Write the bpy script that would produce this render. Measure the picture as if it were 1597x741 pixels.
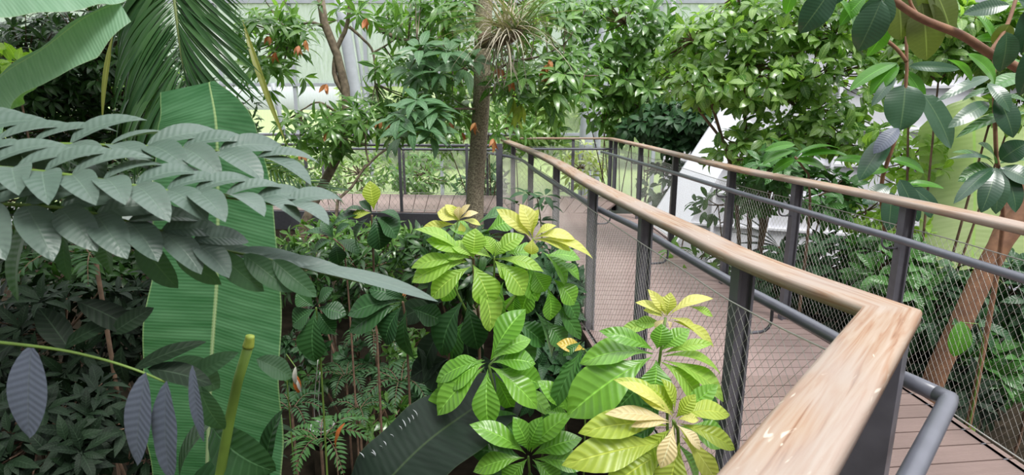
import bpy, math, random
import numpy as np
from mathutils import Vector

for o in list(bpy.data.objects):
    bpy.data.objects.remove(o)
SC = bpy.context.scene
COL = SC.collection
rng = np.random.default_rng(7)

# ------------------------------------------------------------------ camera, sky, exposure
F_PX, CAM_Z, PITCH = 900.0, 1.6, math.radians(12.56)
cd = bpy.data.cameras.new('camera')
cam = bpy.data.objects.new('camera', cd)
COL.objects.link(cam)
cam.location = (0, 0, CAM_Z)
cam.rotation_euler = (math.radians(90) - PITCH, 0, 0)
cd.sensor_width = 36.0
cd.lens = 36.0 * F_PX / 1597.0
cd.dof.use_dof = True
cd.dof.focus_distance = 3.2
cd.dof.aperture_fstop = 7.0
cd.clip_start, cd.clip_end = 0.05, 300
SC.camera = cam

SC.view_settings.view_transform = 'Standard'
SC.view_settings.look = 'None'
SC.view_settings.gamma = 1
SC.view_settings.use_curve_mapping = False
SC.view_settings.exposure = 0.52

w = bpy.data.worlds.new('overcast')
SC.world = w
w.use_nodes = True
nt = w.node_tree
nt.nodes.clear()
wo = nt.nodes.new('ShaderNodeOutputWorld')
bg = nt.nodes.new('ShaderNodeBackground')
tc = nt.nodes.new('ShaderNodeTexCoord')
sx = nt.nodes.new('ShaderNodeSeparateXYZ')
rp = nt.nodes.new('ShaderNodeValToRGB')
nt.links.new(tc.outputs['Generated'], sx.inputs[0])
nt.links.new(sx.outputs['Z'], rp.inputs[0])
rp.color_ramp.elements[0].position = 0.0
rp.color_ramp.elements[0].color = (0.30, 0.32, 0.30, 1)
rp.color_ramp.elements[1].position = 1.0
rp.color_ramp.elements[1].color = (1.9, 1.93, 2.0, 1)
e = rp.color_ramp.elements.new(0.03); e.color = (0.93, 0.95, 1.0, 1)
e = rp.color_ramp.elements.new(0.35); e.color = (0.95, 0.97, 1.02, 1)
nt.links.new(rp.outputs[0], bg.inputs[0])
# the side the viewer stands on is closed in by tall planting: dimmer low down
mr = nt.nodes.new('ShaderNodeMapRange')
mr.inputs['From Min'].default_value = -0.5; mr.inputs['From Max'].default_value = 0.3
mr.inputs['To Min'].default_value = 0.3; mr.inputs['To Max'].default_value = 1.0
nt.links.new(sx.outputs['Y'], mr.inputs['Value'])
ms = nt.nodes.new('ShaderNodeMapRange')
ms.inputs['From Min'].default_value = 0.4; ms.inputs['From Max'].default_value = 0.8
nt.links.new(sx.outputs['Z'], ms.inputs['Value'])
mm = nt.nodes.new('ShaderNodeMath'); mm.operation = 'MAXIMUM'
nt.links.new(mr.outputs[0], mm.inputs[0]); nt.links.new(ms.outputs[0], mm.inputs[1])
nt.links.new(mm.outputs[0], bg.inputs[1])
nt.links.new(bg.outputs[0], wo.inputs[0])

sd = bpy.data.lights.new('soft_sun', 'SUN')
sd.energy = 2.2
sd.angle = math.radians(18)
sd.color = (1.0, 0.98, 0.94)
sun = bpy.data.objects.new('soft_sun', sd)
COL.objects.link(sun)
sun.rotation_euler = (math.radians(28), math.radians(22), 0)


def P(px, py, d=None, z=None):
    """world point seen at pixel (px, py): at forward distance d, or on the level z."""
    a = (px - 798.5) / F_PX
    b = (py - 370.5) / F_PX
    c, s = math.cos(PITCH), math.sin(PITCH)
    r = np.array([a, c - b * s, -s - b * c])
    t = d / r[1] if d is not None else (z - CAM_Z) / r[2]
    return np.array([0, 0, CAM_Z]) + r * t


def M(px, d):
    """length in metres of px pixels at distance d."""
    return px * d / F_PX


# ------------------------------------------------------------------ materials
def new_mat(name):
    m = bpy.data.materials.new(name)
    m.use_nodes = True
    m.node_tree.nodes.clear()
    return m, m.node_tree


def N(nt, t, **kw):
    n = nt.nodes.new(t)
    for k, v in kw.items():
        setattr(n, k, v)
    return n


def L(nt, a, b):
    nt.links.new(a, b)


def math_node(nt, op, a, b=None, clamp=False):
    n = N(nt, 'ShaderNodeMath', operation=op, use_clamp=clamp)
    for i, v in enumerate((a, b)):
        if v is None:
            continue
        if isinstance(v, (int, float)):
            n.inputs[i].default_value = v
        else:
            L(nt, v, n.inputs[i])
    return n.outputs[0]


def mixcol(nt, fac, a, b):
    n = N(nt, 'ShaderNodeMix', data_type='RGBA')
    for s, v in ((n.inputs['Factor'], fac), (n.inputs[6], a), (n.inputs[7], b)):
        if isinstance(v, (int, float)):
            s.default_value = v
        elif isinstance(v, tuple):
            s.default_value = (*v, 1)
        else:
            L(nt, v, s)
    return n.outputs[2]


LEAF_MATS = {}


def leaf_mat(name, a, b, vein=None, rough=0.35, veins=9, bump=0.5, trans=0.3, tcol=None, spec=0.5, slant=1.2, sheen=0.0, coat=0.0, vstr=0.16):
    if name in LEAF_MATS:
        return LEAF_MATS[name]
    m, nt = new_mat(name)
    out = N(nt, 'ShaderNodeOutputMaterial')
    geo = N(nt, 'ShaderNodeNewGeometry')
    uv = N(nt, 'ShaderNodeUVMap')
    sp = N(nt, 'ShaderNodeSeparateXYZ')
    L(nt, uv.outputs[0], sp.inputs[0])
    base = mixcol(nt, geo.outputs['Random Per Island'], a, b)
    au = math_node(nt, 'ABSOLUTE', math_node(nt, 'MULTIPLY', math_node(nt, 'SUBTRACT', sp.outputs[0], 0.5), 2.0))
    # midrib, paler
    mid = math_node(nt, 'SUBTRACT', 1.0, math_node(nt, 'MULTIPLY', au, 16.0), clamp=True)
    ph = math_node(nt, 'SUBTRACT', math_node(nt, 'MULTIPLY', sp.outputs[1], float(veins)), math_node(nt, 'MULTIPLY', au, slant))
    sn = math_node(nt, 'SINE', math_node(nt, 'MULTIPLY', ph, 6.2832))
    lat = math_node(nt, 'POWER', math_node(nt, 'MULTIPLY', math_node(nt, 'ADD', sn, 1.0), 0.5), 8.0)
    v = math_node(nt, 'MAXIMUM', math_node(nt, 'MULTIPLY', mid, 0.8), math_node(nt, 'MULTIPLY', lat, vstr), clamp=True)
    nz = N(nt, 'ShaderNodeTexNoise')
    nz.inputs['Scale'].default_value = 14.0
    nz.inputs['Detail'].default_value = 2.0
    mott = mixcol(nt, math_node(nt, 'MULTIPLY', nz.outputs[0], 0.35), base, tuple(min(1, x * 0.55) for x in a))
    vein = vein or tuple(min(1, x * 1.9 + 0.03) for x in b)
    col = mixcol(nt, v, mott, vein)
    pb = N(nt, 'ShaderNodeBsdfPrincipled')
    L(nt, col, pb.inputs['Base Color'])
    pb.inputs['Roughness'].default_value = rough
    pb.inputs['Specular IOR Level'].default_value = spec
    pb.inputs['Coat Weight'].default_value = coat
    pb.inputs['Coat Roughness'].default_value = 0.25
    if sheen:
        pb.inputs['Sheen Weight'].default_value = sheen
    if bump:
        bp = N(nt, 'ShaderNodeBump')
        bp.inputs['Strength'].default_value = bump
        bp.inputs['Distance'].default_value = 0.0022
        L(nt, math_node(nt, 'SUBTRACT', math_node(nt, 'MULTIPLY', sn, 0.5), math_node(nt, 'MULTIPLY', mid, 0.9)), bp.inputs['Height'])
        L(nt, bp.outputs[0], pb.inputs['Normal'])
    tr = N(nt, 'ShaderNodeBsdfTranslucent')
    tcol = tcol or (1.35, 1.5, 0.5)
    mul = N(nt, 'ShaderNodeMix', data_type='RGBA', blend_type='MULTIPLY')
    mul.inputs['Factor'].default_value = 1.0
    L(nt, col, mul.inputs[6])
    mul.inputs[7].default_value = (*tcol, 1)
    L(nt, mul.outputs[2], tr.inputs[0])
    mx = N(nt, 'ShaderNodeMixShader')
    mx.inputs[0].default_value = trans
    L(nt, pb.outputs[0], mx.inputs[1])
    L(nt, tr.outputs[0], mx.inputs[2])
    L(nt, mx.outputs[0], out.inputs[0])
    LEAF_MATS[name] = m
    return m


def plain_mat(name, col, rough=0.5, metal=0.0, noise=0.0, scale=8.0, bump=0.0, col2=None, stretch=(1, 1, 1), detail=3.0):
    m, nt = new_mat(name)
    out = N(nt, 'ShaderNodeOutputMaterial')
    pb = N(nt, 'ShaderNodeBsdfPrincipled')
    pb.inputs['Roughness'].default_value = rough
    pb.inputs['Metallic'].default_value = metal
    pb.inputs['Base Color'].default_value = (*col, 1)
    if noise or bump:
        tc = N(nt, 'ShaderNodeTexCoord')
        mp = N(nt, 'ShaderNodeMapping')
        mp.inputs['Scale'].default_value = stretch
        L(nt, tc.outputs['Object'], mp.inputs[0])
        nz = N(nt, 'ShaderNodeTexNoise')
        nz.inputs['Scale'].default_value = scale
        nz.inputs['Detail'].default_value = detail
        L(nt, mp.outputs[0], nz.inputs[0])
        cr = N(nt, 'ShaderNodeValToRGB')
        cr.color_ramp.elements[0].position = 0.35
        cr.color_ramp.elements[1].position = 0.65
        cr.color_ramp.elements[0].color = (*col, 1)
        cr.color_ramp.elements[1].color = (*(col2 or tuple(x * (1 - noise) for x in col)), 1)
        L(nt, nz.outputs[0], cr.inputs[0])
        L(nt, cr.outputs[0], pb.inputs['Base Color'])
        if bump:
            bp = N(nt, 'ShaderNodeBump')
            bp.inputs['Strength'].default_value = bump
            bp.inputs['Distance'].default_value = 0.01
            L(nt, nz.outputs[0], bp.inputs['Height'])
            L(nt, bp.outputs[0], pb.inputs['Normal'])
    L(nt, pb.outputs[0], out.inputs[0])
    return m


def wood_rail_mat():
    """weathered hardwood: grain follows the rail (uv.y along, uv.x across, metres)."""
    m, nt = new_mat('weathered_hardwood')
    out = N(nt, 'ShaderNodeOutputMaterial')
    pb = N(nt, 'ShaderNodeBsdfPrincipled')
    uv = N(nt, 'ShaderNodeUVMap')
    mp = N(nt, 'ShaderNodeMapping')
    mp.inputs['Scale'].default_value = (44, 2.0, 1)
    L(nt, uv.outputs[0], mp.inputs[0])
    n1 = N(nt, 'ShaderNodeTexNoise')
    n1.inputs['Scale'].default_value = 1.6
    n1.inputs['Detail'].default_value = 6
    n1.inputs['Distortion'].default_value = 1.2
    L(nt, mp.outputs[0], n1.inputs[0])
    cr = N(nt, 'ShaderNodeValToRGB')
    el = cr.color_ramp.elements
    el[0].position = 0.28; el[0].color = (0.17, 0.075, 0.035, 1)
    el[1].position = 0.72; el[1].color = (0.42, 0.33, 0.262, 1)
    k = el.new(0.42); k.color = (0.33, 0.19, 0.115, 1)
    k = el.new(0.52); k.color = (0.37, 0.262, 0.187, 1)
    L(nt, n1.outputs[0], cr.inputs[0])
    # large worn patches
    n2 = N(nt, 'ShaderNodeTexNoise')
    n2.inputs['Scale'].default_value = 2.2
    mp2 = N(nt, 'ShaderNodeMapping')
    mp2.inputs['Scale'].default_value = (3, 1, 1)
    L(nt, uv.outputs[0], mp2.inputs[0])
    L(nt, mp2.outputs[0], n2.inputs[0])
    c2 = N(nt, 'ShaderNodeValToRGB')
    c2.color_ramp.elements[0].position = 0.42
    c2.color_ramp.elements[1].position = 0.6
    L(nt, n2.outputs[0], c2.inputs[0])
    grey = mixcol(nt, math_node(nt, 'MULTIPLY', c2.outputs[0], 0.65), cr.outputs[0], (0.37, 0.31, 0.275))
    # pale splinter marks
    mp3 = N(nt, 'ShaderNodeMapping')
    mp3.inputs['Scale'].default_value = (34, 6, 1)
    L(nt, uv.outputs[0], mp3.inputs[0])
    n3 = N(nt, 'ShaderNodeTexNoise')
    n3.inputs['Scale'].default_value = 1.0
    n3.inputs['Distortion'].default_value = 2.0
    L(nt, mp3.outputs[0], n3.inputs[0])
    c3 = N(nt, 'ShaderNodeValToRGB')
    c3.color_ramp.elements[0].position = 0.70
    c3.color_ramp.elements[1].position = 0.74
    L(nt, n3.outputs[0], c3.inputs[0])
    fin = mixcol(nt, math_node(nt, 'MULTIPLY', c3.outputs[0], 0.6), grey, (0.75, 0.68, 0.57))
    L(nt, fin, pb.inputs['Base Color'])
    pb.inputs['Roughness'].default_value = 0.6
    bp = N(nt, 'ShaderNodeBump')
    bp.inputs['Strength'].default_value = 0.35
    bp.inputs['Distance'].default_value = 0.003
    L(nt, n1.outputs[0], bp.inputs['Height'])
    L(nt, bp.outputs[0], pb.inputs['Normal'])
    L(nt, pb.outputs[0], out.inputs[0])
    return m


def deck_mat(name, a, b, rough=0.55):
    """boards: a little different from board to board, fine grooves across."""
    m, nt = new_mat(name)
    out = N(nt, 'ShaderNodeOutputMaterial')
    pb = N(nt, 'ShaderNodeBsdfPrincipled')
    uv = N(nt, 'ShaderNodeUVMap')
    geo = N(nt, 'ShaderNodeNewGeometry')
    mp = N(nt, 'ShaderNodeMapping')
    mp.inputs['Scale'].default_value = (2.0, 26, 1)
    L(nt, uv.outputs[0], mp.inputs[0])
    n1 = N(nt, 'ShaderNodeTexNoise')
    n1.inputs['Scale'].default_value = 1.5
    n1.inputs['Detail'].default_value = 4
    L(nt, mp.outputs[0], n1.inputs[0])
    f = math_node(nt, 'ADD', math_node(nt, 'MULTIPLY', n1.outputs[0], 0.7), math_node(nt, 'MULTIPLY', geo.outputs['Random Per Island'], 0.35), clamp=True)
    L(nt, mixcol(nt, f, a, b), pb.inputs['Base Color'])
    pb.inputs['Roughness'].default_value = rough
    wv = math_node(nt, 'SINE', math_node(nt, 'MULTIPLY', N_sep(nt, uv), 6.2832 / 0.012))
    bp = N(nt, 'ShaderNodeBump')
    bp.inputs['Strength'].default_value = 0.3
    bp.inputs['Distance'].default_value = 0.002
    L(nt, wv, bp.inputs['Height'])
    L(nt, bp.outputs[0], pb.inputs['Normal'])
    L(nt, pb.outputs[0], out.inputs[0])
    return m


def N_sep(nt, uv):
    s = N(nt, 'ShaderNodeSeparateXYZ')
    L(nt, uv.outputs[0], s.inputs[0])
    return s.outputs[1]


def glass_mat(name, tint, clear, frost):
    """greenhouse pane: part see-through, part misted white by condensation."""
    m, nt = new_mat(name)
    out = N(nt, 'ShaderNodeOutputMaterial')
    tp = N(nt, 'ShaderNodeBsdfTransparent')
    tp.inputs[0].default_value = (*clear, 1)
    tr = N(nt, 'ShaderNodeBsdfTranslucent')
    tr.inputs[0].default_value = (*tint, 1)
    gl = N(nt, 'ShaderNodeBsdfGlossy')
    gl.inputs['Roughness'].default_value = 0.15
    tc = N(nt, 'ShaderNodeTexCoord')
    mp = N(nt, 'ShaderNodeMapping')
    mp.inputs['Scale'].default_value = (5, 5, 0.8)
    L(nt, tc.outputs['Object'], mp.inputs[0])
    nz = N(nt, 'ShaderNodeTexNoise')
    nz.inputs['Scale'].default_value = 5
    nz.inputs['Detail'].default_value = 5
    L(nt, mp.outputs[0], nz.inputs[0])
    f = math_node(nt, 'MULTIPLY', nz.outputs[0], 2 * frost, clamp=True)
    m1 = N(nt, 'ShaderNodeMixShader')
    L(nt, f, m1.inputs[0]); L(nt, tp.outputs[0], m1.inputs[1]); L(nt, tr.outputs[0], m1.inputs[2])
    m2 = N(nt, 'ShaderNodeMixShader')
    m2.inputs[0].default_value = 0.06
    L(nt, m1.outputs[0], m2.inputs[1]); L(nt, gl.outputs[0], m2.inputs[2])
    L(nt, m2.outputs[0], out.inputs[0])
    return m


def banana_mat(name, a, b, rib, sheen=0.0, coat=0.15, spec=0.5, rough=0.38, trans=0.25, veins=150):
    """broad blade with close parallel side veins and a thick pale midrib."""
    m, nt = new_mat(name)
    out = N(nt, 'ShaderNodeOutputMaterial')
    uv = N(nt, 'ShaderNodeUVMap')
    sp = N(nt, 'ShaderNodeSeparateXYZ')
    L(nt, uv.outputs[0], sp.inputs[0])
    au = math_node(nt, 'ABSOLUTE', math_node(nt, 'MULTIPLY', math_node(nt, 'SUBTRACT', sp.outputs[0], 0.5), 2.0))
    mid = math_node(nt, 'SUBTRACT', 1.35, math_node(nt, 'MULTIPLY', au, 36.0), clamp=True)
    ph = math_node(nt, 'SUBTRACT', math_node(nt, 'MULTIPLY', sp.outputs[1], float(veins)), math_node(nt, 'MULTIPLY', au, 2.0))
    sn = math_node(nt, 'SINE', math_node(nt, 'MULTIPLY', ph, 6.2832))
    nz = N(nt, 'ShaderNodeTexNoise')
    mp = N(nt, 'ShaderNodeMapping')
    mp.inputs['Scale'].default_value = (0.6, 34, 1)
    cmb = N(nt, 'ShaderNodeCombineXYZ')
    L(nt, au, cmb.inputs[0]); L(nt, math_node(nt, 'SUBTRACT', sp.outputs[1], math_node(nt, 'MULTIPLY', au, 0.012)), cmb.inputs[1])
    L(nt, math_node(nt, 'ROUND', sp.outputs[0]), cmb.inputs[2])
    L(nt, cmb.outputs[0], mp.inputs[0]); L(nt, mp.outputs[0], nz.inputs[0])
    nz.inputs['Scale'].default_value = 1.6
    nz.inputs['Detail'].default_value = 5
    f = math_node(nt, 'ADD', math_node(nt, 'MULTIPLY', sn, 0.05), nz.outputs[0], clamp=True)
    cr = N(nt, 'ShaderNodeValToRGB')
    cr.color_ramp.elements[0].position = 0.3
    cr.color_ramp.elements[1].position = 0.7
    L(nt, f, cr.inputs[0])
    base = mixcol(nt, cr.outputs[0], a, b)
    edge = math_node(nt, 'MULTIPLY', math_node(nt, 'SUBTRACT', au, 0.975), 60.0, clamp=True)
    col = mixcol(nt, math_node(nt, 'MULTIPLY', edge, 0.5), mixcol(nt, mid, base, rib), rib)
    pb = N(nt, 'ShaderNodeBsdfPrincipled')
    L(nt, col, pb.inputs['Base Color'])
    pb.inputs['Roughness'].default_value = rough
    pb.inputs['Coat Weight'].default_value = coat
    pb.inputs['Specular IOR Level'].default_value = spec
    bp = N(nt, 'ShaderNodeBump')
    bp.inputs['Strength'].default_value = 0.3
    bp.inputs['Distance'].default_value = 0.001
    L(nt, math_node(nt, 'SUBTRACT', sn, math_node(nt, 'MULTIPLY', mid, 1.5)), bp.inputs['Height'])
    L(nt, bp.outputs[0], pb.inputs['Normal'])
    tr = N(nt, 'ShaderNodeBsdfTranslucent')
    mul = N(nt, 'ShaderNodeMix', data_type='RGBA', blend_type='MULTIPLY')
    mul.inputs['Factor'].default_value = 1
    L(nt, col, mul.inputs[6]); mul.inputs[7].default_value = (1.3, 1.5, 0.7, 1)
    L(nt, mul.outputs[2], tr.inputs[0])
    mx = N(nt, 'ShaderNodeMixShader')
    mx.inputs[0].default_value = trans
    L(nt, pb.outputs[0], mx.inputs[1]); L(nt, tr.outputs[0], mx.inputs[2])
    L(nt, mx.outputs[0], out.inputs[0])
    return m


# ------------------------------------------------------------------ mesh helpers
def link(name, V, Fc, UV, mat, parent=None, smooth=True):
    """one mesh object from arrays of vertices and quads."""
    me = bpy.data.meshes.new(name)
    V = np.asarray(V, dtype=np.float32)
    Fc = np.asarray(Fc, dtype=np.int32)
    me.vertices.add(len(V))
    me.vertices.foreach_set('co', V.ravel())
    nf, k = Fc.shape
    me.loops.add(nf * k)
    me.loops.foreach_set('vertex_index', Fc.ravel())
    me.polygons.add(nf)
    me.polygons.foreach_set('loop_start', np.arange(0, nf * k, k, dtype=np.int32))
    me.polygons.foreach_set('loop_total', np.full(nf, k, dtype=np.int32))
    me.polygons.foreach_set('use_smooth', np.full(nf, smooth))
    if UV is not None:
        l = me.uv_layers.new(name='UVMap')
        l.data.foreach_set('uv', np.asarray(UV, dtype=np.float32)[Fc.ravel()].ravel())
    me.update()
    me.validate()
    me.materials.append(mat)
    o = bpy.data.objects.new(name, me)
    COL.objects.link(o)
    if parent is not None:
        o.parent = parent
        o.matrix_parent_inverse.identity()
        off = np.array(parent_world(parent))
        if np.abs(off).sum() > 0:
            me.vertices.foreach_set('co', (V - off.astype(np.float32)).ravel())
            me.update()
    return o


def parent_world(o):
    v = np.zeros(3)
    while o is not None:
        v += np.array(o.location)
        o = o.parent
    return v


def cat(parts):
    """join (V, F, UV) triples"""
    Vs, Fs, Us, n = [], [], [], 0
    for V, Fc, U in parts:
        Vs.append(V); Fs.append(np.asarray(Fc) + n); Us.append(U if U is not None else np.zeros((len(V), 2)))
        n += len(V)
    return np.concatenate(Vs), np.concatenate(Fs), np.concatenate(Us)


def thing(name, label, category, loc=(0, 0, 0), group=None):
    o = bpy.data.objects.new(name, None)
    o.empty_display_size = 0.1
    o.location = tuple(float(x) for x in loc)
    COL.objects.link(o)
    o['label'] = label
    o['category'] = category
    if group:
        o['group'] = group
    return o


def struct(o):
    o['kind'] = 'structure'
    return o


def norm(a):
    return a / np.maximum(np.linalg.norm(a, axis=-1, keepdims=True), 1e-9)


def width_profile(t, kind):
    if kind == 'obovate':
        return np.sin(np.pi * np.clip(t, 0, 1) ** 1.25) ** 0.95 * (0.4 + 0.6 * np.clip(t * 1.8, 0, 1)) * 1.03
    if kind == 'lance':
        return np.sin(np.pi * t ** 0.8) ** 1.05
    if kind == 'elliptic':
        return np.sin(np.pi * t ** 0.95) ** 0.72
    if kind == 'broad':
        return np.sin(np.pi * t ** 0.85) ** 0.6
    if kind == 'banana':
        return np.clip(np.clip(t * 7, 0, 1) ** 0.6 * np.clip((1 - t) * 5.0, 0, 1) ** 0.55, 0, 1)
    if kind == 'strap':
        return (1 - t) ** 0.6 * np.clip(t * 12, 0.5, 1)
    return np.sin(np.pi * t)


def leaves(B, T, Nv, W, arch=0.15, fold=0.25, kind='elliptic', nl=6, nw=1, und=0.0, twist=0.0, petiole=0.0):
    """vectorised blades. B, T: base and tip (n,3); Nv: upper-side hint; W: full width; arch: rise of the middle as a share of the length."""
    B, T, Nv = (np.atleast_2d(np.asarray(x, dtype=float)) for x in (B, T, Nv))
    n = len(B)
    W = np.broadcast_to(np.asarray(W, dtype=float), (n,))
    arch = np.broadcast_to(np.asarray(arch, dtype=float), (n,))
    fold = np.broadcast_to(np.asarray(fold, dtype=float), (n,))
    D = T - B
    ln = np.linalg.norm(D, axis=1, keepdims=True)
    d = D / np.maximum(ln, 1e-9)
    Np = norm(Nv - (Nv * d).sum(1, keepdims=True) * d + 1e-6)
    S = np.cross(d, Np)
    t = np.linspace(0, 1, nl + 1)
    tt = t[None, :, None]
    Mid = (B + T) / 2 + Np * (arch[:, None] * ln) * 2
    C = (1 - tt) ** 2 * B[:, None] + 2 * tt * (1 - tt) * Mid[:, None] + tt ** 2 * T[:, None]
    Tg = norm(2 * (1 - tt) * (Mid - B)[:, None] + 2 * tt * (T - Mid)[:, None])
    Nn = norm(np.cross(S[:, None], Tg))
    u = np.linspace(-1, 1, 2 * nw + 1)
    prof = width_profile((t - petiole) / (1 - petiole) * (t > petiole), kind)
    wd = (prof[None, :] + 0.012) * W[:, None] / 2
    ph = rng.uniform(0, 6.28, (n, 1, 1))
    au = np.abs(u)[None, None, :]
    lift = np.sin(fold)[:, None, None] * au * wd[:, :, None] * (1 - 0.35 * au)
    if und:
        lift = lift + und * W[:, None, None] * au ** 1.5 * np.sin(t[None, :, None] * (9 + 5 * np.sin(ph)) + ph + 1.6 * np.sign(u)[None, None, :])
    side = u[None, None, :] * wd[:, :, None] * np.cos(fold)[:, None, None]
    V = C[:, :, None, :] + S[:, None, None, :] * side[..., None] + Nn[:, :, None, :] * lift[..., None]
    m = 2 * nw + 1
    V = V.reshape(-1, 3)
    i, j = np.meshgrid(np.arange(nl), np.arange(m - 1), indexing='ij')
    a = (i * m + j).ravel()
    Fc = np.stack([a, a + 1, a + m + 1, a + m], 1)
    Fc = (Fc[None] + (np.arange(n) * (nl + 1) * m)[:, None, None]).reshape(-1, 4)
    U = np.stack(np.broadcast_arrays((u[None, :] + 1) / 2, t[:, None]), -1).reshape(-1, 2)
    return V, Fc, np.tile(U, (n, 1))


def tubes(lines, r, sides=5, ref=(0, 0, 1)):
    """lines (L,n,3); r scalar or (L,n). Side walls only plus collapsed ends."""
    lines = np.asarray(lines, dtype=float)
    if lines.ndim == 2:
        lines = lines[None]
    Ln, n, _ = lines.shape
    r = np.broadcast_to(np.asarray(r, dtype=float), (Ln, n))
    T = norm(np.gradient(lines, axis=1))
    ref = np.asarray(ref, dtype=float)
    A = norm(np.cross(T, ref) + 1e-6 * np.array([1.0, 0.3, 0.1]))
    Bv = np.cross(A, T)
    th = np.arange(sides) / sides * 2 * np.pi
    V = lines[:, :, None] + r[:, :, None, None] * (A[:, :, None] * np.cos(th)[None, None, :, None] + Bv[:, :, None] * np.sin(th)[None, None, :, None])
    # ends
    V = np.concatenate([lines[:, :1, None].repeat(sides, 2), V, lines[:, -1:, None].repeat(sides, 2)], 1)
    n2 = n + 2
    V = V.reshape(-1, 3)
    i, j = np.meshgrid(np.arange(n2 - 1), np.arange(sides), indexing='ij')
    a = (i * sides + j).ravel(); b = (i * sides + (j + 1) % sides).ravel()
    Fc = np.stack([a, b, b + sides, a + sides], 1)
    Fc = (Fc[None] + (np.arange(Ln) * n2 * sides)[:, None, None]).reshape(-1, 4)
    seg = np.concatenate([[0], np.cumsum(np.linalg.norm(np.diff(lines, axis=1), axis=2)[0])])
    seg = np.concatenate([seg[:1], seg, seg[-1:]])
    U = np.stack(np.broadcast_arrays(th[None, :] / 6.283, seg[:, None]), -1).reshape(-1, 2)
    return V, Fc, np.tile(U, (Ln, 1))


def box(c, ax, ay, az):
    """box centre c with half vectors"""
    c, ax, ay, az = (np.asarray(v, dtype=float) for v in (c, ax, ay, az))
    V = np.array([c + sx_ * ax + sy_ * ay + sz_ * az for sx_ in (-1, 1) for sy_ in (-1, 1) for sz_ in (-1, 1)])
    Fc = np.array([[0, 1, 3, 2], [4, 6, 7, 5], [0, 4, 5, 1], [2, 3, 7, 6], [0, 2, 6, 4], [1, 5, 7, 3]])
    la = [np.linalg.norm(v) for v in (ax, ay, az)]
    U = np.array([[sx_ * la[0], sy_ * la[1] + sz_ * la[2]] for sx_ in (-1, 1) for sy_ in (-1, 1) for sz_ in (-1, 1)])
    return V, Fc, U


def smooth_path(pts, n=40):
    """Catmull-Rom through pts, resampled evenly."""
    p = np.asarray(pts, dtype=float)
    q = np.concatenate([[2 * p[0] - p[1]], p, [2 * p[-1] - p[-2]]])
    out = []
    for i in range(len(p) - 1):
        a, b, c, d = q[i:i + 4]
        for t in np.linspace(0, 1, 12, endpoint=False):
            out.append(0.5 * ((2 * b) + (-a + c) * t + (2 * a - 5 * b + 4 * c - d) * t * t + (-a + 3 * b - 3 * c + d) * t ** 3))
    out.append(p[-1])
    return resample(np.array(out), n)


def resample(p, n):
    s = np.concatenate([[0], np.cumsum(np.linalg.norm(np.diff(p, axis=0), axis=1))])
    x = np.linspace(0, s[-1], n)
    return np.stack([np.interp(x, s, p[:, k]) for k in range(p.shape[1])], 1)


def length(p):
    return float(np.linalg.norm(np.diff(p, axis=0), axis=1).sum())


def offset(p, dist):
    """shift a level path sideways (to its right-hand side when walking along it)."""
    T = norm(np.gradient(p[:, :2], axis=0))
    q = p.copy()
    q[:, 0] += T[:, 1] * dist
    q[:, 1] -= T[:, 0] * dist
    return q


def sweep_rect(p, wd, th, corner=0.012):
    """rail with a rounded-rectangle section of width wd and thickness th, top face at p.z"""
    d_ = norm(np.diff(p, axis=0)); din = np.concatenate([d_[:1], d_]); dout = np.concatenate([d_, d_[-1:]])
    T = norm(din + dout)
    S = norm(np.cross(T, [0, 0, 1.0])) / np.maximum((T * din).sum(1, keepdims=True), .3)
    h, c = wd / 2, corner
    sec = [(-h, -th), (-h, -c), (-h + c * .3, -c * .3), (-h + c, 0), (-h * .33, 0), (h * .33, 0), (h - c, 0), (h - c * .3, -c * .3), (h, -c), (h, -th)]
    m, n = len(sec), len(p)
    V = np.array([[p[i] + S[i] * a + np.array([0, 0, b]) for a, b in sec] for i in range(n)]).reshape(-1, 3)
    s = np.concatenate([[0], np.cumsum(np.linalg.norm(np.diff(p, axis=0), axis=1))])
    U = np.array([[[a - (b + c) * (1 if a > 0 else -1) * (b < -c), s[i]] for a, b in sec] for i in range(n)]).reshape(-1, 2)
    Fc = []
    for i in range(n - 1):
        for j in range(m):
            k = (j + 1) % m
            Fc.append([i * m + j, i * m + k, (i + 1) * m + k, (i + 1) * m + j])
    for e in (0, (n - 1) * m):
        for a in range(m // 2 - 1):
            Fc.append([e + a, e + a + 1, e + m - 2 - a, e + m - 1 - a])
    return V, np.array(Fc), U


# ------------------------------------------------------------------ base materials
STEEL = plain_mat('dark_painted_steel', (0.125, 0.123, 0.145), rough=0.42, noise=0.15, scale=20)
PIPE = plain_mat('blue_grey_tube_steel', (0.135, 0.14, 0.17), rough=0.32, noise=0.12, scale=15)
WIRE = plain_mat('stainless_cable', (0.50, 0.49, 0.46), rough=0.35, metal=0.6)
RAILWOOD = wood_rail_mat()
DECK = deck_mat('pink_brown_boards', (0.255, 0.178, 0.162), (0.36, 0.262, 0.242))
DECK_NEAR = deck_mat('shaded_boards', (0.185, 0.13, 0.113), (0.28, 0.20, 0.178), rough=0.85)  # same boards made darker: shade on the near deck put into the colour
WHITE_STEEL = plain_mat('white_grey_steel', (0.48, 0.51, 0.55), rough=0.4, noise=0.1, scale=6)
SOIL = plain_mat('dark_soil', (0.012, 0.010, 0.007), rough=1.0, scale=6, bump=0.8, col2=(0.028, 0.022, 0.015), detail=8)
SOIL.node_tree.nodes['Principled BSDF'].inputs['Specular IOR Level'].default_value = 0.02
LAWN = plain_mat('outdoor_lawn', (0.42, 0.50, 0.20), rough=0.9, scale=3, col2=(0.58, 0.62, 0.32))
BARK = plain_mat('brown_bark', (0.21, 0.125, 0.08), rough=0.85, scale=22, bump=0.6, col2=(0.12, 0.075, 0.05))
BARK_PALE = plain_mat('grey_tan_bark', (0.30, 0.235, 0.17), rough=0.85, scale=18, bump=0.6, col2=(0.15, 0.115, 0.085))
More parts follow.
